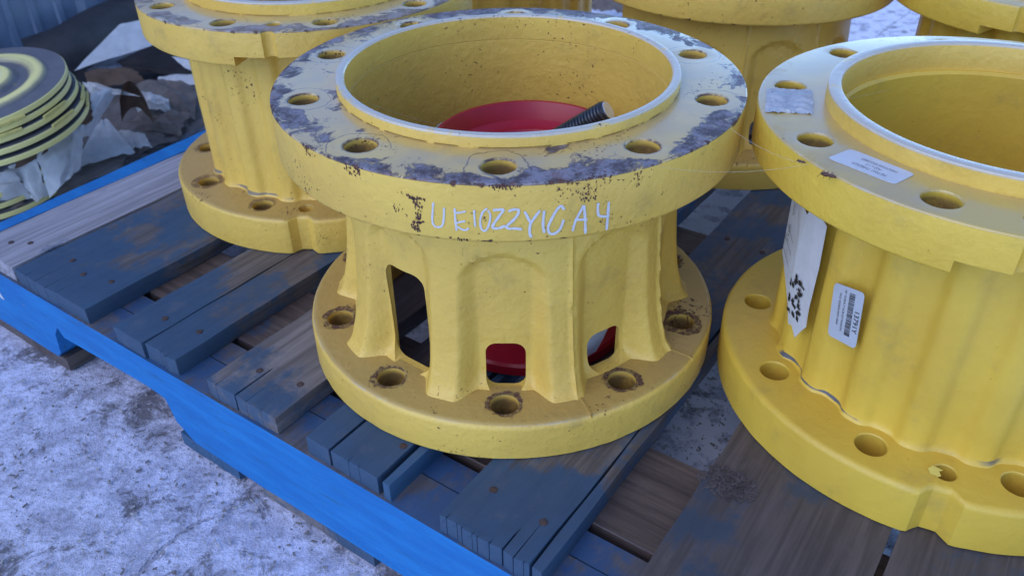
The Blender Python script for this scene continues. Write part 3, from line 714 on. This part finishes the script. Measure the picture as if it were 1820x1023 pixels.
# ------------------------------------------------------------------ hub type B (fluted drum)
HB, TB, BB = .3105, .0440, .0545
RTB, RBB = .2315, .2342
def rB(ph, z):
    s = math.cos(R_(ph*20)); s = math.tanh(1.7*s)/math.tanh(1.7)
    r = .1768-.0042*s + .0012*(z-.06)/.2
    zt = HB-TB
    r += .006*math.exp(-max(0, zt-z)/.004) if z < zt else .006
    r += .0035*math.exp(-max(0, z-BB)/.003)
    r += .0004*mnoise.noise(Vector((ph*.15, z*40, 9.3)))
    return r
NOT = 18.0
def hubB_meshes(mt):
    D = {}
    o = link('upper_flange', lathe('upper_flange', flange_prof(.160, RTB, HB-TB, HB, .002, .003, 3), 288), mt[0])
    bm = bmesh.new()
    for k in range(10): hole_cutter(bm, .2035, R_(36*k), .0150, HB-TB-.01, HB, .0008)
    hole_cutter(bm, .2000, R_(NOT+.3), .0088, HB-TB-.01, HB, .0008)
    cut(o, bm)
    bm = bmesh.new(); m = Matrix.Rotation(R_(NOT+.3), 4, 'Z') @ Matrix.Translation((RTB+.002, 0, 0))
    spin_solid(bm, [(.0085, HB-TB-.01), (.0085, HB+.02)], 32, m); cut(o, bm)
    bm = bmesh.new(); sec = [(.192*math.cos(R_(a)), .192*math.sin(R_(a))) for a in range(int(NOT-10), int(NOT+17))]
    sec = [(r*math.cos(R_(a)), r*math.sin(R_(a))) for r, a in [(.236+.02, NOT-11.5)]+[(.236+.02, NOT-11.5+25.5*i/12) for i in range(1, 13)]]+[(r*math.cos(R_(a)), r*math.sin(R_(a))) for r, a in [(.188, NOT+14-25.5*i/12) for i in range(13)]]
    prism(bm, sec, HB-TB-.02, HB-TB+.0125, Matrix()); cut(o, bm)
    D['upper_flange'] = o
    lp = [(.157, HB-.014), (.1695, HB-.014), (.1695, HB+.0148), (.1690, HB+.0156), (.1680, HB+.016), (.1590, HB+.016), (.1578, HB+.0155), (.157, HB+.014)]
    D['raised_lip'] = link('raised_lip', lathe('raised_lip', lp, 288), M['B_lip'])
    zs = [.040, .05, .0540, .0552, .0565, .058, .061, .066]+[.075+.012*i for i in range(15)]
    zs = [z for z in zs if z < HB-TB-.014]+[HB-TB-.011, HB-TB-.007, HB-TB-.004, HB-TB-.0015, HB-TB+.001, HB-.03, HB-.0125]
    D['drum'] = link('drum', drum_mesh('drum', rB, .1573, zs, 480), mt[1])
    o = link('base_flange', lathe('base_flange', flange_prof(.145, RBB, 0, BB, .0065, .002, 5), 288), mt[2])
    # cast notch pressed into the rim
    for vtx in o.data.vertices:
        ph = math.degrees(math.atan2(vtx.co.y, vtx.co.x)); r = math.hypot(vtx.co.x, vtx.co.y)
        d = abs(((ph-NOT+180) % 360)-180)
        if r > .21:
            q = .0125*(1-sm(1.6, 5.0, d))
            rr = r-q+.0004*mnoise.noise(Vector((ph*.2, vtx.co.z*30, 4)))
            vtx.co.x *= rr/r; vtx.co.y *= rr/r
    bm = bmesh.new()
    for k in range(10): hole_cutter(bm, .1993, R_(36*k), .0145, -.01, BB, .001)
    hole_cutter(bm, .2000, R_(NOT+.5), .0098, -.01, BB, .001)
    cut(o, bm); D['base_flange'] = o
    for k in D: D[k].data.shade_smooth(); D[k].data.set_sharp_from_angle(angle=R_(32))
    return D
hub2 = empty('wheel_hub', (-.2825, 1.2173, HZ), R_(-109.3))
tag(hub2, 'scuffed yellow fluted hub beside the pile of discs and packing paper', 'hub', GRP)
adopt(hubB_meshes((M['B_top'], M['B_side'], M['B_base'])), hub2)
FR = {'upper_flange': M['C_top'], 'raised_lip': M['C_lip'], 'drum': M['C_side'], 'base_flange': M['C_base']}
hub3 = dup(hub2, FR); hub3.location = (.4662, .6975, HZ); hub3.rotation_euler = (0, 0, R_(-96.3-36))
tag(hub3, 'bright freshly painted yellow fluted hub with white barcode sticker on its side', 'hub', GRP)
for ch in hub3.children:
    if ch.name.split('.')[0] in ('upper_flange', 'raised_lip'):
        d = Matrix.Rotation(-hub3.rotation_euler.z, 4, 'Z') @ Vector((-.0015, .0075, 0)); ch.location = d
hub5 = dup(hub3); hub5.location = (.795, 1.2, HZ); hub5.rotation_euler = (0, 0, R_(-132-NOT))
tag(hub5, 'glossy yellow hub behind the stickered hub near the open yard', 'hub', GRP)
hub6 = dup(hub2); hub6.location = (-.012, 1.70, HZ); hub6.rotation_euler = (0, 0, R_(10))
tag(hub6, 'farthest yellow hub hidden behind the handwritten hub with only its drum showing', 'hub', GRP)

# ---- labels on hub 3
h3top = empty('x'); bpy.data.objects.remove(h3top)
def on_drum(ang, z, r):   # local coords of hub3
    a = R_(ang); return Vector((r*math.cos(a), r*math.sin(a), z))
L0 = -96.3-(-132.3)   # local angle of photo reference hole
def wrap_label(name, mat, quad, r, parent, nx=8, ny=6, th=.0003, round_=.12, wavy=0.0, outline=None):
    """sheet wrapped on the drum; quad = (ang, z) of TL, TR, BR, BL"""
    bm = bmesh.new(); grid = []
    def pt(s, t, rr):
        (a0, z0), (a1, z1), (a2, z2), (a3, z3) = quad
        a = (a0*(1-s)+a1*s)*(1-t)+(a3*(1-s)+a2*s)*t; z = (z0*(1-s)+z1*s)*(1-t)+(z3*(1-s)+z2*s)*t
        rr += wavy*mnoise.noise(Vector((s*3, t*3, 2)))
        return on_drum(a, z, rr)
    poly = outline or [(0.5+x, 0.5+y) for x, y in rrect(.5, .5, round_, 4)]
    # triangulated fan on a fine outline: subdivide by grid clipping is unnecessary, the sheet is almost flat
    lo = [bm.verts.new(pt(s, t, r)) for s, t in poly]; hi = [bm.verts.new(pt(s, t, r+th)) for s, t in poly]
    c = bm.verts.new(pt(.5, .5, r+th)); n = len(poly)
    for i in range(n):
        bm.faces.new((lo[i], lo[(i+1) % n], hi[(i+1) % n], hi[i])); bm.faces.new((hi[i], hi[(i+1) % n], c))
    o = link(name, frombm(name, bm), mat, parent); return o, pt
def text_on(pt, body, size_s, s0, t0, parent, mat, r, ang_down=True, asp=1.0, name='printed_text', bold=0.0):
    """text runs along +t (down the label), letters upright towards +s"""
    me = text_mesh(body, 1.0, bold)
    for v in me.vertices:
        x, y = v.co.x*size_s*asp, v.co.y*size_s
        v.co = pt(s0+y, t0+x, r)
    o = link(name, me, mat, parent); return o
# barcode sticker: TL(1493,505) TR(1547,522) BR(1529,624) BL(1480,601)
RS = .1868
stk, spt = wrap_label('barcode_sticker', M['sticker'], [(L0-60.4, .1880), (L0-50.3, .1955), (L0-48.6, .1362), (L0-58.3, .1325)], RS, hub3, round_=.1)
RT = RS+.00045
def sp(s, t, r): return spt(s, t, r)
text_on(sp, '13791Y', .21, .80, .34, stk, M['ink'], RT, asp=.62, bold=.012)
text_on(sp, '18" 10 BOLT HUB EXTENSION', .095, .40, .05, stk, M['ink'], RT, asp=.60)
text_on(sp, 'WO: KS300318291-0000', .095, .24, .14, stk, M['ink'], RT, asp=.60)
def bars():
    rnd = random.Random(4); bm = bmesh.new(); t = .08
    while t < .84:
        wv = rnd.choice((.006, .006, .012, .018))
        q = [bm.verts.new(spt(s, tt, RT)) for s, tt in ((.56, t), (.74, t), (.74, t+wv), (.56, t+wv))]; bm.faces.new(q)
        t += wv+rnd.choice((.006, .008, .014))
    link('barcode', frombm('barcode', bm), M['ink'], stk)
bars()
# torn shipping label
out = [(.02, .0), (.35, .04), (.42, .10), (.52, .2), (.62, .22), (.72, .12), (1.0, .18), (.98, .45), (.93, .74), (.93, .86), (.84, .93), (.76, 1.0), (.66, .95), (.58, .97), (.5, .86), (.22, .70), (0.0, .66), (0, .3)]
shp, hpt = wrap_label('torn_shipping_label', M['paper'], [(L0-97, .262), (L0-69.0, .262), (L0-64.5, .098), (L0-92, .098)], .1868, hub3, wavy=.0012, outline=out)
for i, (txt, s0, t0, sz) in enumerate((('SHIP TO', .10, .05, .07), ('PO NUMBER', .18, .12, .06), ('QTY 1', .14, .42, .06), ('DATE', .06, .50, .05))):
    text_on(hpt, txt, sz, s0, t0, shp, M['ink'], .1875, asp=.7)
def torn_marks():
    rnd = random.Random(8); bm = bmesh.new()
    for k in range(44):
        s = .62+rnd.uniform(-.12, .16); t = .74+rnd.uniform(-.12, .15); w_ = rnd.uniform(.01, .03); h_ = rnd.uniform(.006, .02)
        q = [bm.verts.new(hpt(s+dx*w_+rnd.uniform(-.01, .01), t+dy*h_, .1876)) for dx, dy in ((-1, -1), (1, -.6), (.7, 1), (-1.2, .5))]; bm.faces.new(q)
    for t in (.44, .52, .60):
        q = [bm.verts.new(hpt(s, tt+s*.12, .1876)) for s, tt in ((.05, t), (.36, t), (.36, t+.004), (.05, t+.004))]; bm.faces.new(q)
    link('torn_print', frombm('torn_print', bm), M['ink'], shp)
torn_marks()
# labels lying on the upper flange of hub 3
def flat_on_top(name, mat, quad, z, parent, wav, nx, ny, seed, th=.0003, round_=None):
    rz = -hub3.rotation_euler.z; rot = Matrix.Rotation(rz, 4, 'Z'); bm = bmesh.new(); sh = Vector((-.0015+.0025*0, .0075-.0, 0))
    def pt(s, t, dz=0):
        a, b, c, d = [Vector((x, y, 0)) for x, y in quad]
        p = (a*(1-s)+b*s)*(1-t)+(d*(1-s)+c*s)*t
        return rot @ (p+SHIFT+Vector((0, 0, z+dz)))
    rows = []
    rnd = random.Random(seed)
    if round_ is None:
        for j in range(ny+1):
            row = []
            for i in range(nx+1):
                s, t = i/nx, j/ny
                e = 0.0
                if j in (0, ny): e = rnd.uniform(-.03, .03)
                hz = abs(mnoise.noise(Vector((s*2.0, t*9, seed))))*wav+wav*.4*abs(mnoise.noise(Vector((s*7, t*16, seed+3))))
                row.append(bm.verts.new(pt(s, t+e, hz+th)))
            rows.append(row)
        for A, B in zip(rows, rows[1:]):
            for i in range(nx): bm.faces.new((A[i], A[i+1], B[i+1], B[i]))
        ret = bmesh.ops.extrude_face_region(bm, geom=list(bm.faces)); 
        for g in ret['geom']:
            if isinstance(g, bmesh.types.BMVert): g.co.z -= th
    else:
        poly = [(.5+x/ .9, .5+y) for x, y in rrect(.45, .5, round_, 4)]
        poly = [(min(1, max(0, s)), t) for s, t in poly]
        lo = [bm.verts.new(pt(s, t, 0)) for s, t in poly]; hi = [bm.verts.new(pt(s, t, th)) for s, t in poly]; n = len(poly)
        for i in range(n): bm.faces.new((lo[i], lo[(i+1) % n], hi[(i+1) % n], hi[i]))
        bm.faces.new(hi)
    o = link(name, frombm(name, bm), mat, parent, smooth=50); return o, pt
# quads were measured about the fitted flange centre (.4634+..)
SHIFT = Vector((.4651-.4662, .7107-.6975, 0))
flat_on_top('tape_piece', M['tape'], [(-.2114, .0702), (-.1683, .0642), (-.1857, .0069), (-.2281, .0136)], HB, hub3, .0050, 30, 30, 5)
lab, lpt = flat_on_top('thread_label', M['paper'], [(-.1646, -.1325), (-.2016, -.0843), (-.1761, -.0672), (-.1409, -.1153)], HB+.0003, hub3, 0, 1, 1, 1, round_=.1)
def text_top(body, sz, s0, t0, asp):
    me = text_mesh(body, 1.0)
    for v in me.vertices: v.co = lpt(s0+v.co.x*sz*asp, t0+(-v.co.y)*sz*-1*-1 if False else t0-v.co.y*sz, .0004)
    link('printed_text', me, M['faintink'], lab)
# printed words face the far side of the flange
text_top('METRIC THREADS', .20, .20, .34, .32); text_top('M22 x 1.5', .18, .34, .54, .32); text_top('HARDWARE REQUIRED', .17, .17, .74, .30)
# yellow paint flake in a small base hole
fl_a = math.degrees(math.atan2(0, 1))
bm = bmesh.new(); prism(bm, [(-.006, -.003), (-.002, -.0065), (.002, -.004), (.004, -.006), (.0045, .001), (.002, .005), (-.002, .003), (-.004, .006)], 0, .0006, Matrix.Rotation(R_(NOT), 4, 'Z') @ Matrix.Translation((.2045, -.0065, BB+.0005)) @ Matrix.Rotation(R_(25), 4, 'Y'))
o = link('paint_flake', frombm('paint_flake', bm), M['yellow_flake'], hub3)

# ------------------------------------------------------------------ things inside hub 1
prof = [(.02, .010), (.122, .010), (.125, .013), (.125, .024), (.122, .027), (.092, .032), (.078, .046), (.078, .10), (.096, .20), (.104, .240), (.1055, .2445), (.104, .247), (.101, .2465), (.097, .240), (.092, .2275), (.084, .2225), (.076, .2225), (.071, .218), (.067, .207), (.060, .2025), (.02, .200)]
o = link('red_dish', lathe('red_dish', [(a, b) for a, b in prof], 128), M['red'], smooth=35); o.location = (.020, .838, -.008)
bmx = bmesh.new(); bmx.from_mesh(o.data); 
inner = [v for v in bmx.verts if abs(math.hypot(v.co.x, v.co.y)-.02) < 1e-4]
bmx.free()
bm = bmesh.new(); bm.from_mesh(o.data); spin_solid(bm, [(.022, .196), (.022, .2005), (.018, .203)], 32, Matrix()); bm.to_mesh(o.data); bm.free(); o.data.shade_smooth(); o.data.set_sharp_from_angle(angle=R_(35))
tag(o, 'red painted stepped dish sitting inside the handwritten hub', 'dish')
def stud():
    tip = at(1081, 196, .262); d = Vector((.74, -.30, .60)).normalized()
    root = empty('threaded_stud', tip-d*.09); root.rotation_euler = d.to_track_quat('Z', 'Y').to_euler()
    tag(root, 'dark threaded stud leaning on the rim of the red dish', 'bolt')
    r = .0128; pf = []; z = 0
    while z < .0875:
        pf += [(r, z), (r, z+.0010), (r-.0021, z+.0024), (r-.0021, z+.0030)]; z += .0042
    pf += [(r-.001, .0885), (r-.0022, .09)]
    bm = bmesh.new(); spin_solid(bm, pf, 28, Matrix()); link('shank', frombm('shank', bm), M['steel'], root, smooth=20)
    bm = bmesh.new(); spin_solid(bm, [(r-.0024, .0901), (r-.003, .0907)], 28, Matrix()); link('end_face', frombm('end_face', bm), M['steel_end'], root)
stud()
def strip(name, pts, wd, mat, dirv, label, cat):
    bm = bmesh.new(); rows = []
    for i, p in enumerate(pts):
        p = Vector(p); rows.append([bm.verts.new(p+Vector(dirv)*w_) for w_ in (-wd/2, wd/2)])
    for a, b in zip(rows, rows[1:]): bm.faces.new((a[0], a[1], b[1], b[0]))
    r = bmesh.ops.solidify(bm, geom=list(bm.faces), thickness=.0005)
    o = link(name, frombm(name, bm), mat, smooth=40); tag(o, label, cat); return o
c = Vector((.098, .742, .0))
strip('light_sliver', catmull([(.082, .715, .03), (.094, .722, .055), (.102, .733, .080), (.104, .742, .10), (.100, .752, .12)], 5), .030, M['foam'], (.75, .6, 0), 'added white strip inside the hub imitating the sliver of light in its right window', 'paper')  # added strip, imitates light showing through the window
strip('paper_scrap', [at(776, 226, .243), at(781, 221, .2455), at(786, 217, .2475)], .006, M['paper'], (.7, -.3, .5), 'tiny white scrap caught on the left edge of the red dish', 'paper')

# ------------------------------------------------------------------ cobwebs, insect
def thread(pts, label, sag=.004, r=.00010):
    a, b = [Vector(p) for p in pts]; P = []
    for i in range(17):
        t = i/16; p = a.lerp(b, t); p.z -= sag*4*t*(1-t); P.append(p)
    bm = bmesh.new(); tube(bm, P, r, 5); o = link('cobweb_thread', frombm('cobweb_thread', bm), M['silk']); tag(o, label, 'cobweb', 'cobweb threads strung between the hubs')
def cyl_pt(px, py, c, r):
    d = fw*FPX + rt*(px-PW/2) - up*(py-PH/2); o = Vector((-c[0], -c[1], 0)); a = d.x*d.x+d.y*d.y; b = 2*(d.x*o.x+d.y*o.y); cc = o.x*o.x+o.y*o.y-r*r
    t = (-b-math.sqrt(max(0, b*b-4*a*cc)))/2/a; return Vector((0, 0, CZ))+d*t
thread((at(655, 183, .296), at(783, 222, .247)), 'cobweb thread from the lip down to the red dish', .002)
thread((at(1298, 228, HA), at(1428, 291, HB)), 'upper cobweb thread between the two nearest hub rims', .004)
thread((cyl_pt(1170, 296, (-.0005, .8286), .24), at(1437, 292, HB)), 'lower cobweb thread crossing from handwritten hub to stickered hub', .006)
thread((at(1498, 176, HB+.014), at(1672, 130, .24)), 'cobweb thread across the open bore of the stickered hub', .004)
def insect(p, s, label):
    root = empty('dead_insect', p); tag(root, label, 'insect', 'dead insects on the stickered hub rim')
    bm = bmesh.new()
    spin_solid(bm, [(.0003, -.0075), (.0016, -.006), (.0023, -.002), (.0013, .001), (.002, .003), (.0015, .005), (.0012, .0055), (.0014, .0065), (.0005, .008)], 10, Matrix.Rotation(R_(90), 4, 'X'))
    link('body', frombm('body', bm), M['insect'], root, smooth=60)
    for k in range(6):
        sg = -1 if k % 2 else 1; y = (-.001, .0015, .004)[k//2]; bm = bmesh.new()
        tube(bm, [(sg*.001, y, 0), (sg*.004, y+(y-.001)*.6, .0018), (sg*.0065, y+(y-.001)*1.3, -.0016)], .00025, 5); link('leg', frombm('leg', bm), M['insect'], root)
    root.scale = (s, s, s); root.rotation_euler = (0, 0, R_(52))
insect(at(1472, 311, HB+.002), .85, 'brown dead insect on the rim beside the white thread label')
insect(at(1424, 287, HB+.0015), .5, 'tiny dark dead fly on the rim where the cobwebs end')

# ------------------------------------------------------------------ discs and packing debris left of the pallet
vd = (fw*FPX + rt*(-44-PW/2) - up*(156-PH/2)).normalized(); rl = vd.cross(up).normalized(); ul = rl.cross(vd).normalized()
ntilt = (rl*(-math.sin(R_(27))*.93)+ul*(math.cos(R_(27))*.93)-vd*.37).normalized()
def disc_mesh():
    R0 = .15
    pf = [(.012, 0), (R0-.002, 0), (R0, .0015), (R0, .0095), (R0-.0015, .011), (.120, .0112), (.113, .0165), (.095, .0175), (.088, .0118), (.072, .012), (.060, .022), (.012, .024)]
    me = lathe('steel_disc', pf, 96); return me
DM = disc_mesh()
def lug_mesh():
    bm = bmesh.new(); prism(bm, [(.1485, -.028), (.1522, -.027), (.1530, 0), (.1522, .027), (.1485, .028)], .0115, .0165, Matrix()); bmesh.ops.bevel(bm, geom=list(bm.edges), offset=.0008, segments=1, affect='EDGES')
    return frombm('lug', bm)
LM = lug_mesh(); LM.materials.append(M['yellow_rim'])
DM.materials.append(M['disc']); DM.shade_smooth(); DM.set_sharp_from_angle(angle=R_(30))
d0 = fw*FPX + rt*(-46-PW/2) - up*(156-PH/2); depth = .15*FPX/153; top_c = Vector((0, 0, CZ))+d0*(depth/FPX)
names = ['topmost yellow rimmed grey disc with sprayed rings on the leaning stack', 'second disc from the top of the leaning yellow rimmed stack', 'third disc down in the leaning yellow rimmed stack', 'fourth disc down in the leaning yellow rimmed stack', 'bottom disc of the leaning stack resting on dark board']
def place_disc(c, nrm, spin, label):
    o = bpy.data.objects.new('steel_disc', DM); C.objects.link(o)
    o.location = c; q = nrm.to_track_quat('Z', 'Y'); o.rotation_mode = 'QUATERNION'
    from mathutils import Quaternion
    o.rotation_quaternion = q @ Quaternion((0, 0, 1), spin)
    tag(o, label, 'disc', 'yellow rimmed discs stacked beside the pallet')
    for k in range(2):
        l = bpy.data.objects.new('lug', LM); C.objects.link(l); l.parent = o; l.rotation_euler = (0, 0, k*.62)
rd = random.Random(6)
for i in range(5):
    jit = Vector((rd.uniform(-.003, .003), rd.uniform(-.003, .003), 0))
    place_disc(top_c-ntilt*(.0158*i+.011)+rt*(.004*i)+jit, (ntilt+Vector((rd.uniform(-.02, .02), rd.uniform(-.02, .02), 0))).normalized(), 4.75+i*.55, names[i])
low_n = (ntilt*.5+Vector((0.02, -.05, .9))).normalized()
low_c = at(-45, 300, -.105)
low_names = ['upper disc of the low pair under white foam wrap', 'middle disc of the low pile under white foam wrap', 'lowest disc lying on the floor under brown paper']
for i in range(3):
    place_disc(low_c+Vector((.012, .0, 0))*i-low_n*(.017*i), low_n, i*1.3, low_names[i])

def sheet(name, mat, corners, label, cat, curl=(0, 0), rough=.004, fr=5.0, seed=0, n=22, th=.0022, ragged=.04, crumple=0.0):
    """corners: four world points TL TR BR BL; curl lifts the middle / ends along the sheet"""
    a, b, c_, d = [Vector(p) for p in corners]; bm = bmesh.new(); rows = []
    nrm = ((b-a).cross(d-a)).normalized()
    if nrm.z < 0: nrm = -nrm
    for j in range(n+1):
        row = []
        for i in range(n+1):
            s, t = i/n, j/n
            se, te = s, t
            if i in (0, n): se += ragged*mnoise.noise(Vector((t*7, seed, i)))
            if j in (0, n): te += ragged*mnoise.noise(Vector((s*7, seed+5, j)))
            p = (a*(1-se)+b*se)*(1-te)+(d*(1-se)+c_*se)*te
            h = curl[0]*4*s*(1-s)+curl[1]*4*t*(1-t)+rough*(mnoise.noise(Vector((s*fr, t*fr, seed))))
            h += .007*(abs(mnoise.noise(Vector((s*2.3+seed, t*1.9, seed*1.7))))-.25)+.003*abs(mnoise.noise(Vector((s*6.1, t*5.3, seed+2.2))))
            h += crumple*abs(mnoise.noise(Vector((s*fr*1.7+3, t*fr*1.7, seed+9))))
            row.append(bm.verts.new(p+nrm*h))
        rows.append(row)
    for A, B in zip(rows, rows[1:]):
        for i in range(n): bm.faces.new((A[i], A[i+1], B[i+1], B[i]))
    bmesh.ops.solidify(bm, geom=list(bm.faces), thickness=th)
    o = link(name, frombm(name, bm), mat, smooth=45); tag(o, label, cat); return o
A = at
sheet('foam_sheet', M['foam'], [A(62, 268, -.045), A(150, 220, -.02), A(143, 300, -.075), A(88, 352, -.125)], 'white foam wrap draped in folds over the low discs', 'foam sheet', (.034, .014), .016, 4.5, 1, 30)
sheet('foam_sheet', M['foam'], [A(14, 296, -.08), A(66, 282, -.055), A(90, 345, -.128), A(66, 360, -.135)], 'narrow white foam flap hanging at the front corner of the disc pile', 'foam sheet', (.008, .004), .006, 4, 2)
sheet('foam_sheet', M['foam'], [A(160, 170, .0), A(208, 166, -.01), A(160, 245, -.06), A(128, 268, -.055)], 'white foam strip rising beside the leaning disc stack', 'foam sheet', (.016, .012), .010, 4, 3)
sheet('foam_sheet', M['foam'], [A(170, 222, -.085), A(188, 212, -.085), A(240, 272, -.115), A(132, 300, -.115)], 'pale triangular foam sheet spread towards the pallet edge', 'foam sheet', (.004, .004), .005, 3, 4)
sheet('foam_sheet', M['foam'], [A(212, 236, -.11), A(258, 240, -.11), A(270, 262, -.12), A(238, 268, -.12)], 'small white foam offcut beside the blue pallet edge', 'foam sheet', (.006, 0), .006, 4, 5, 14)
sheet('paper_sheet', M['kraft'], [A(100, 320, -.125), A(230, 272, -.122), A(215, 300, -.128), A(100, 352, -.140)], 'grey brown packing paper lying flat along the pallet edge', 'paper', (.003, .002), .004, 4, 6)
sheet('paper_sheet', M['kraft'], [A(-40, 345, -.135), A(60, 330, -.135), A(75, 362, -.142), A(-40, 395, -.142)], 'wrinkled packing paper on the floor at the pallet corner', 'paper', (.003, .002), .006, 5, 7)
sheet('dark_board', M['darkcard'], [A(-60, 275, -.06), A(80, 225, -.03), A(70, 262, -.055), A(-60, 310, -.09)], 'dark grey board wedged under the leaning disc stack', 'board', (.003, .002), .003, 3, 8, th=.004)
sheet('cardboard_flap', M['card'], [A(85, 240, -.02), A(160, 168, .015), A(163, 215, -.02), A(74, 276, -.045)], 'brown cardboard flap tucked beside the leaning disc stack', 'cardboard', (.010, .004), .006, 3, 9)
sheet('cardboard_flap', M['card'], [A(212, 176, .0), A(252, 170, .005), A(274, 222, -.08), A(216, 216, -.08)], 'curled brown cardboard flap behind the white foam', 'cardboard', (.035, .012), .003, 2, 10, th=.003, ragged=.02)
sheet('paper_sheet', M['foam'], [A(148, 146, -.01), A(200, 158, 0.0), A(250, 172, .003), A(165, 172, -.02)], 'pale paper ridge between the discs and the cardboard flap', 'paper', (.006, .004), .006, 4, 11)
sheet('paper_sheet', M['kraft'], [A(225, 152, -.07), A(352, 162, -.09), A(348, 216, -.125), A(262, 222, -.115)], 'crumpled grey brown packing paper heap behind the fluted hub', 'paper', (.02, .015), .016, 4, 12, 34, crumple=.012)
sheet('paper_sheet', M['kraft'], [A(255, 196, -.10), A(342, 205, -.10), A(322, 244, -.13), A(230, 236, -.13)], 'flatter crumpled packing paper near the blue pallet edge', 'paper', (.012, .01), .012, 5, 13, 30, crumple=.010)
sheet('paper_sheet', M['kraft'], [A(195, 216, -.12), A(290, 230, -.12), A(292, 246, -.13), A(205, 236, -.13)], 'thin fold of grey paper under the crumpled heap', 'paper', (.004, .004), .004, 5, 14, 16)
sheet('white_board', M['foam'], [A(212, 44, -.02), A(268, 34, -.02), A(270, 82, -.06), A(132, 126, -.09)], 'white triangular foam board leaning over dark boards near the hose', 'foam board', (.002, .002), .002, 2, 15, th=.006, ragged=.01)
sheet('dark_board', M['darkcard'], [A(205, 110, -.07), A(290, 78, -.05), A(352, 140, -.09), A(230, 128, -.09)], 'dark folded board behind the fluted hub', 'board', (.006, .004), .004, 3, 16, th=.006)
sheet('dark_board', M['darkcard'], [A(125, 128, -.115), A(360, 118, -.115), A(340, 175, -.135), A(140, 165, -.13)], 'wide black board lying below the packing paper', 'board', (.002, .002), .004, 3, 17, th=.004)
sheet('foam_sheet', M['foam'], [A(284, 137, -.085), A(352, 132, -.08), A(352, 152, -.09), A(278, 158, -.10)], 'small white foam piece on the dark board beside the fluted hub', 'foam sheet', (.003, .002), .003, 4, 18, 12)
sheet('foam_sheet', M['foam'], [A(305, 100, -.045), A(350, 112, -.045), A(350, 130, -.07), A(330, 122, -.06)], 'white foam corner showing under the fluted hub flange', 'foam sheet', (.002, .002), .002, 4, 19, 10)
sheet('grey_tarp', M['kraft'], [A(1030, 22, -.10), A(1045, -30, -.06), A(1125, -28, -.06), A(1125, 40, -.10)], 'crumpled grey tarp on the floor between the two back hubs', 'tarp', (.03, .02), .02, 4, 20, 26, crumple=.03)
sheet('paper_sheet', M['kraft'], [A(120, 168, -.128), A(372, 158, -.120), A(366, 226, -.135), A(150, 330, -.145)], 'broad crumpled brown packing paper spread below the foam and flaps', 'paper', (.006, .006), .012, 6, 21, 40, crumple=.012)
sheet('cardboard_flap', M['card'], [A(20, 262, -.03), A(92, 206, .0), A(104, 246, -.03), A(26, 300, -.07)], 'torn brown cardboard strip under the front of the leaning discs', 'cardboard', (.012, .006), .006, 3, 22)
sheet('cardboard_flap', M['card'], [A(150, 128, -.06), A(236, 122, -.06), A(262, 150, -.085), A(160, 160, -.08)], 'flat brown cardboard scrap between white board and curled flap', 'cardboard', (.006, .006), .008, 3, 23)
sheet('foam_sheet', M['foam'], [A(232, 168, -.055), A(300, 176, -.07), A(305, 204, -.095), A(246, 200, -.085)], 'rumpled pale paper lump on top of the brown heap', 'foam sheet', (.02, .012), .014, 5, 24, 24)
sheet('foam_sheet', M['foam'], [A(-20, 318, -.09), A(30, 300, -.07), A(60, 352, -.13), A(-20, 372, -.135)], 'white foam wrap at the near end of the low disc pile', 'foam sheet', (.014, .010), .010, 4, 25, 22)
def hose():
    pts = catmull([tuple(at(60, 112, -.10)), tuple(at(120, 90, -.085)), tuple(at(175, 58, -.07)), tuple(at(225, 36, -.06)), tuple(at(270, 24, -.055)), tuple(at(330, 18, -.07))], 8)
    bm = bmesh.new(); tube(bm, pts, .062, 24); o = link('rubber_hose', frombm('rubber_hose', bm), M['rubber'], smooth=50)
    tag(o, 'thick black rubber hose lying along the metal wall', 'hose')
hose()
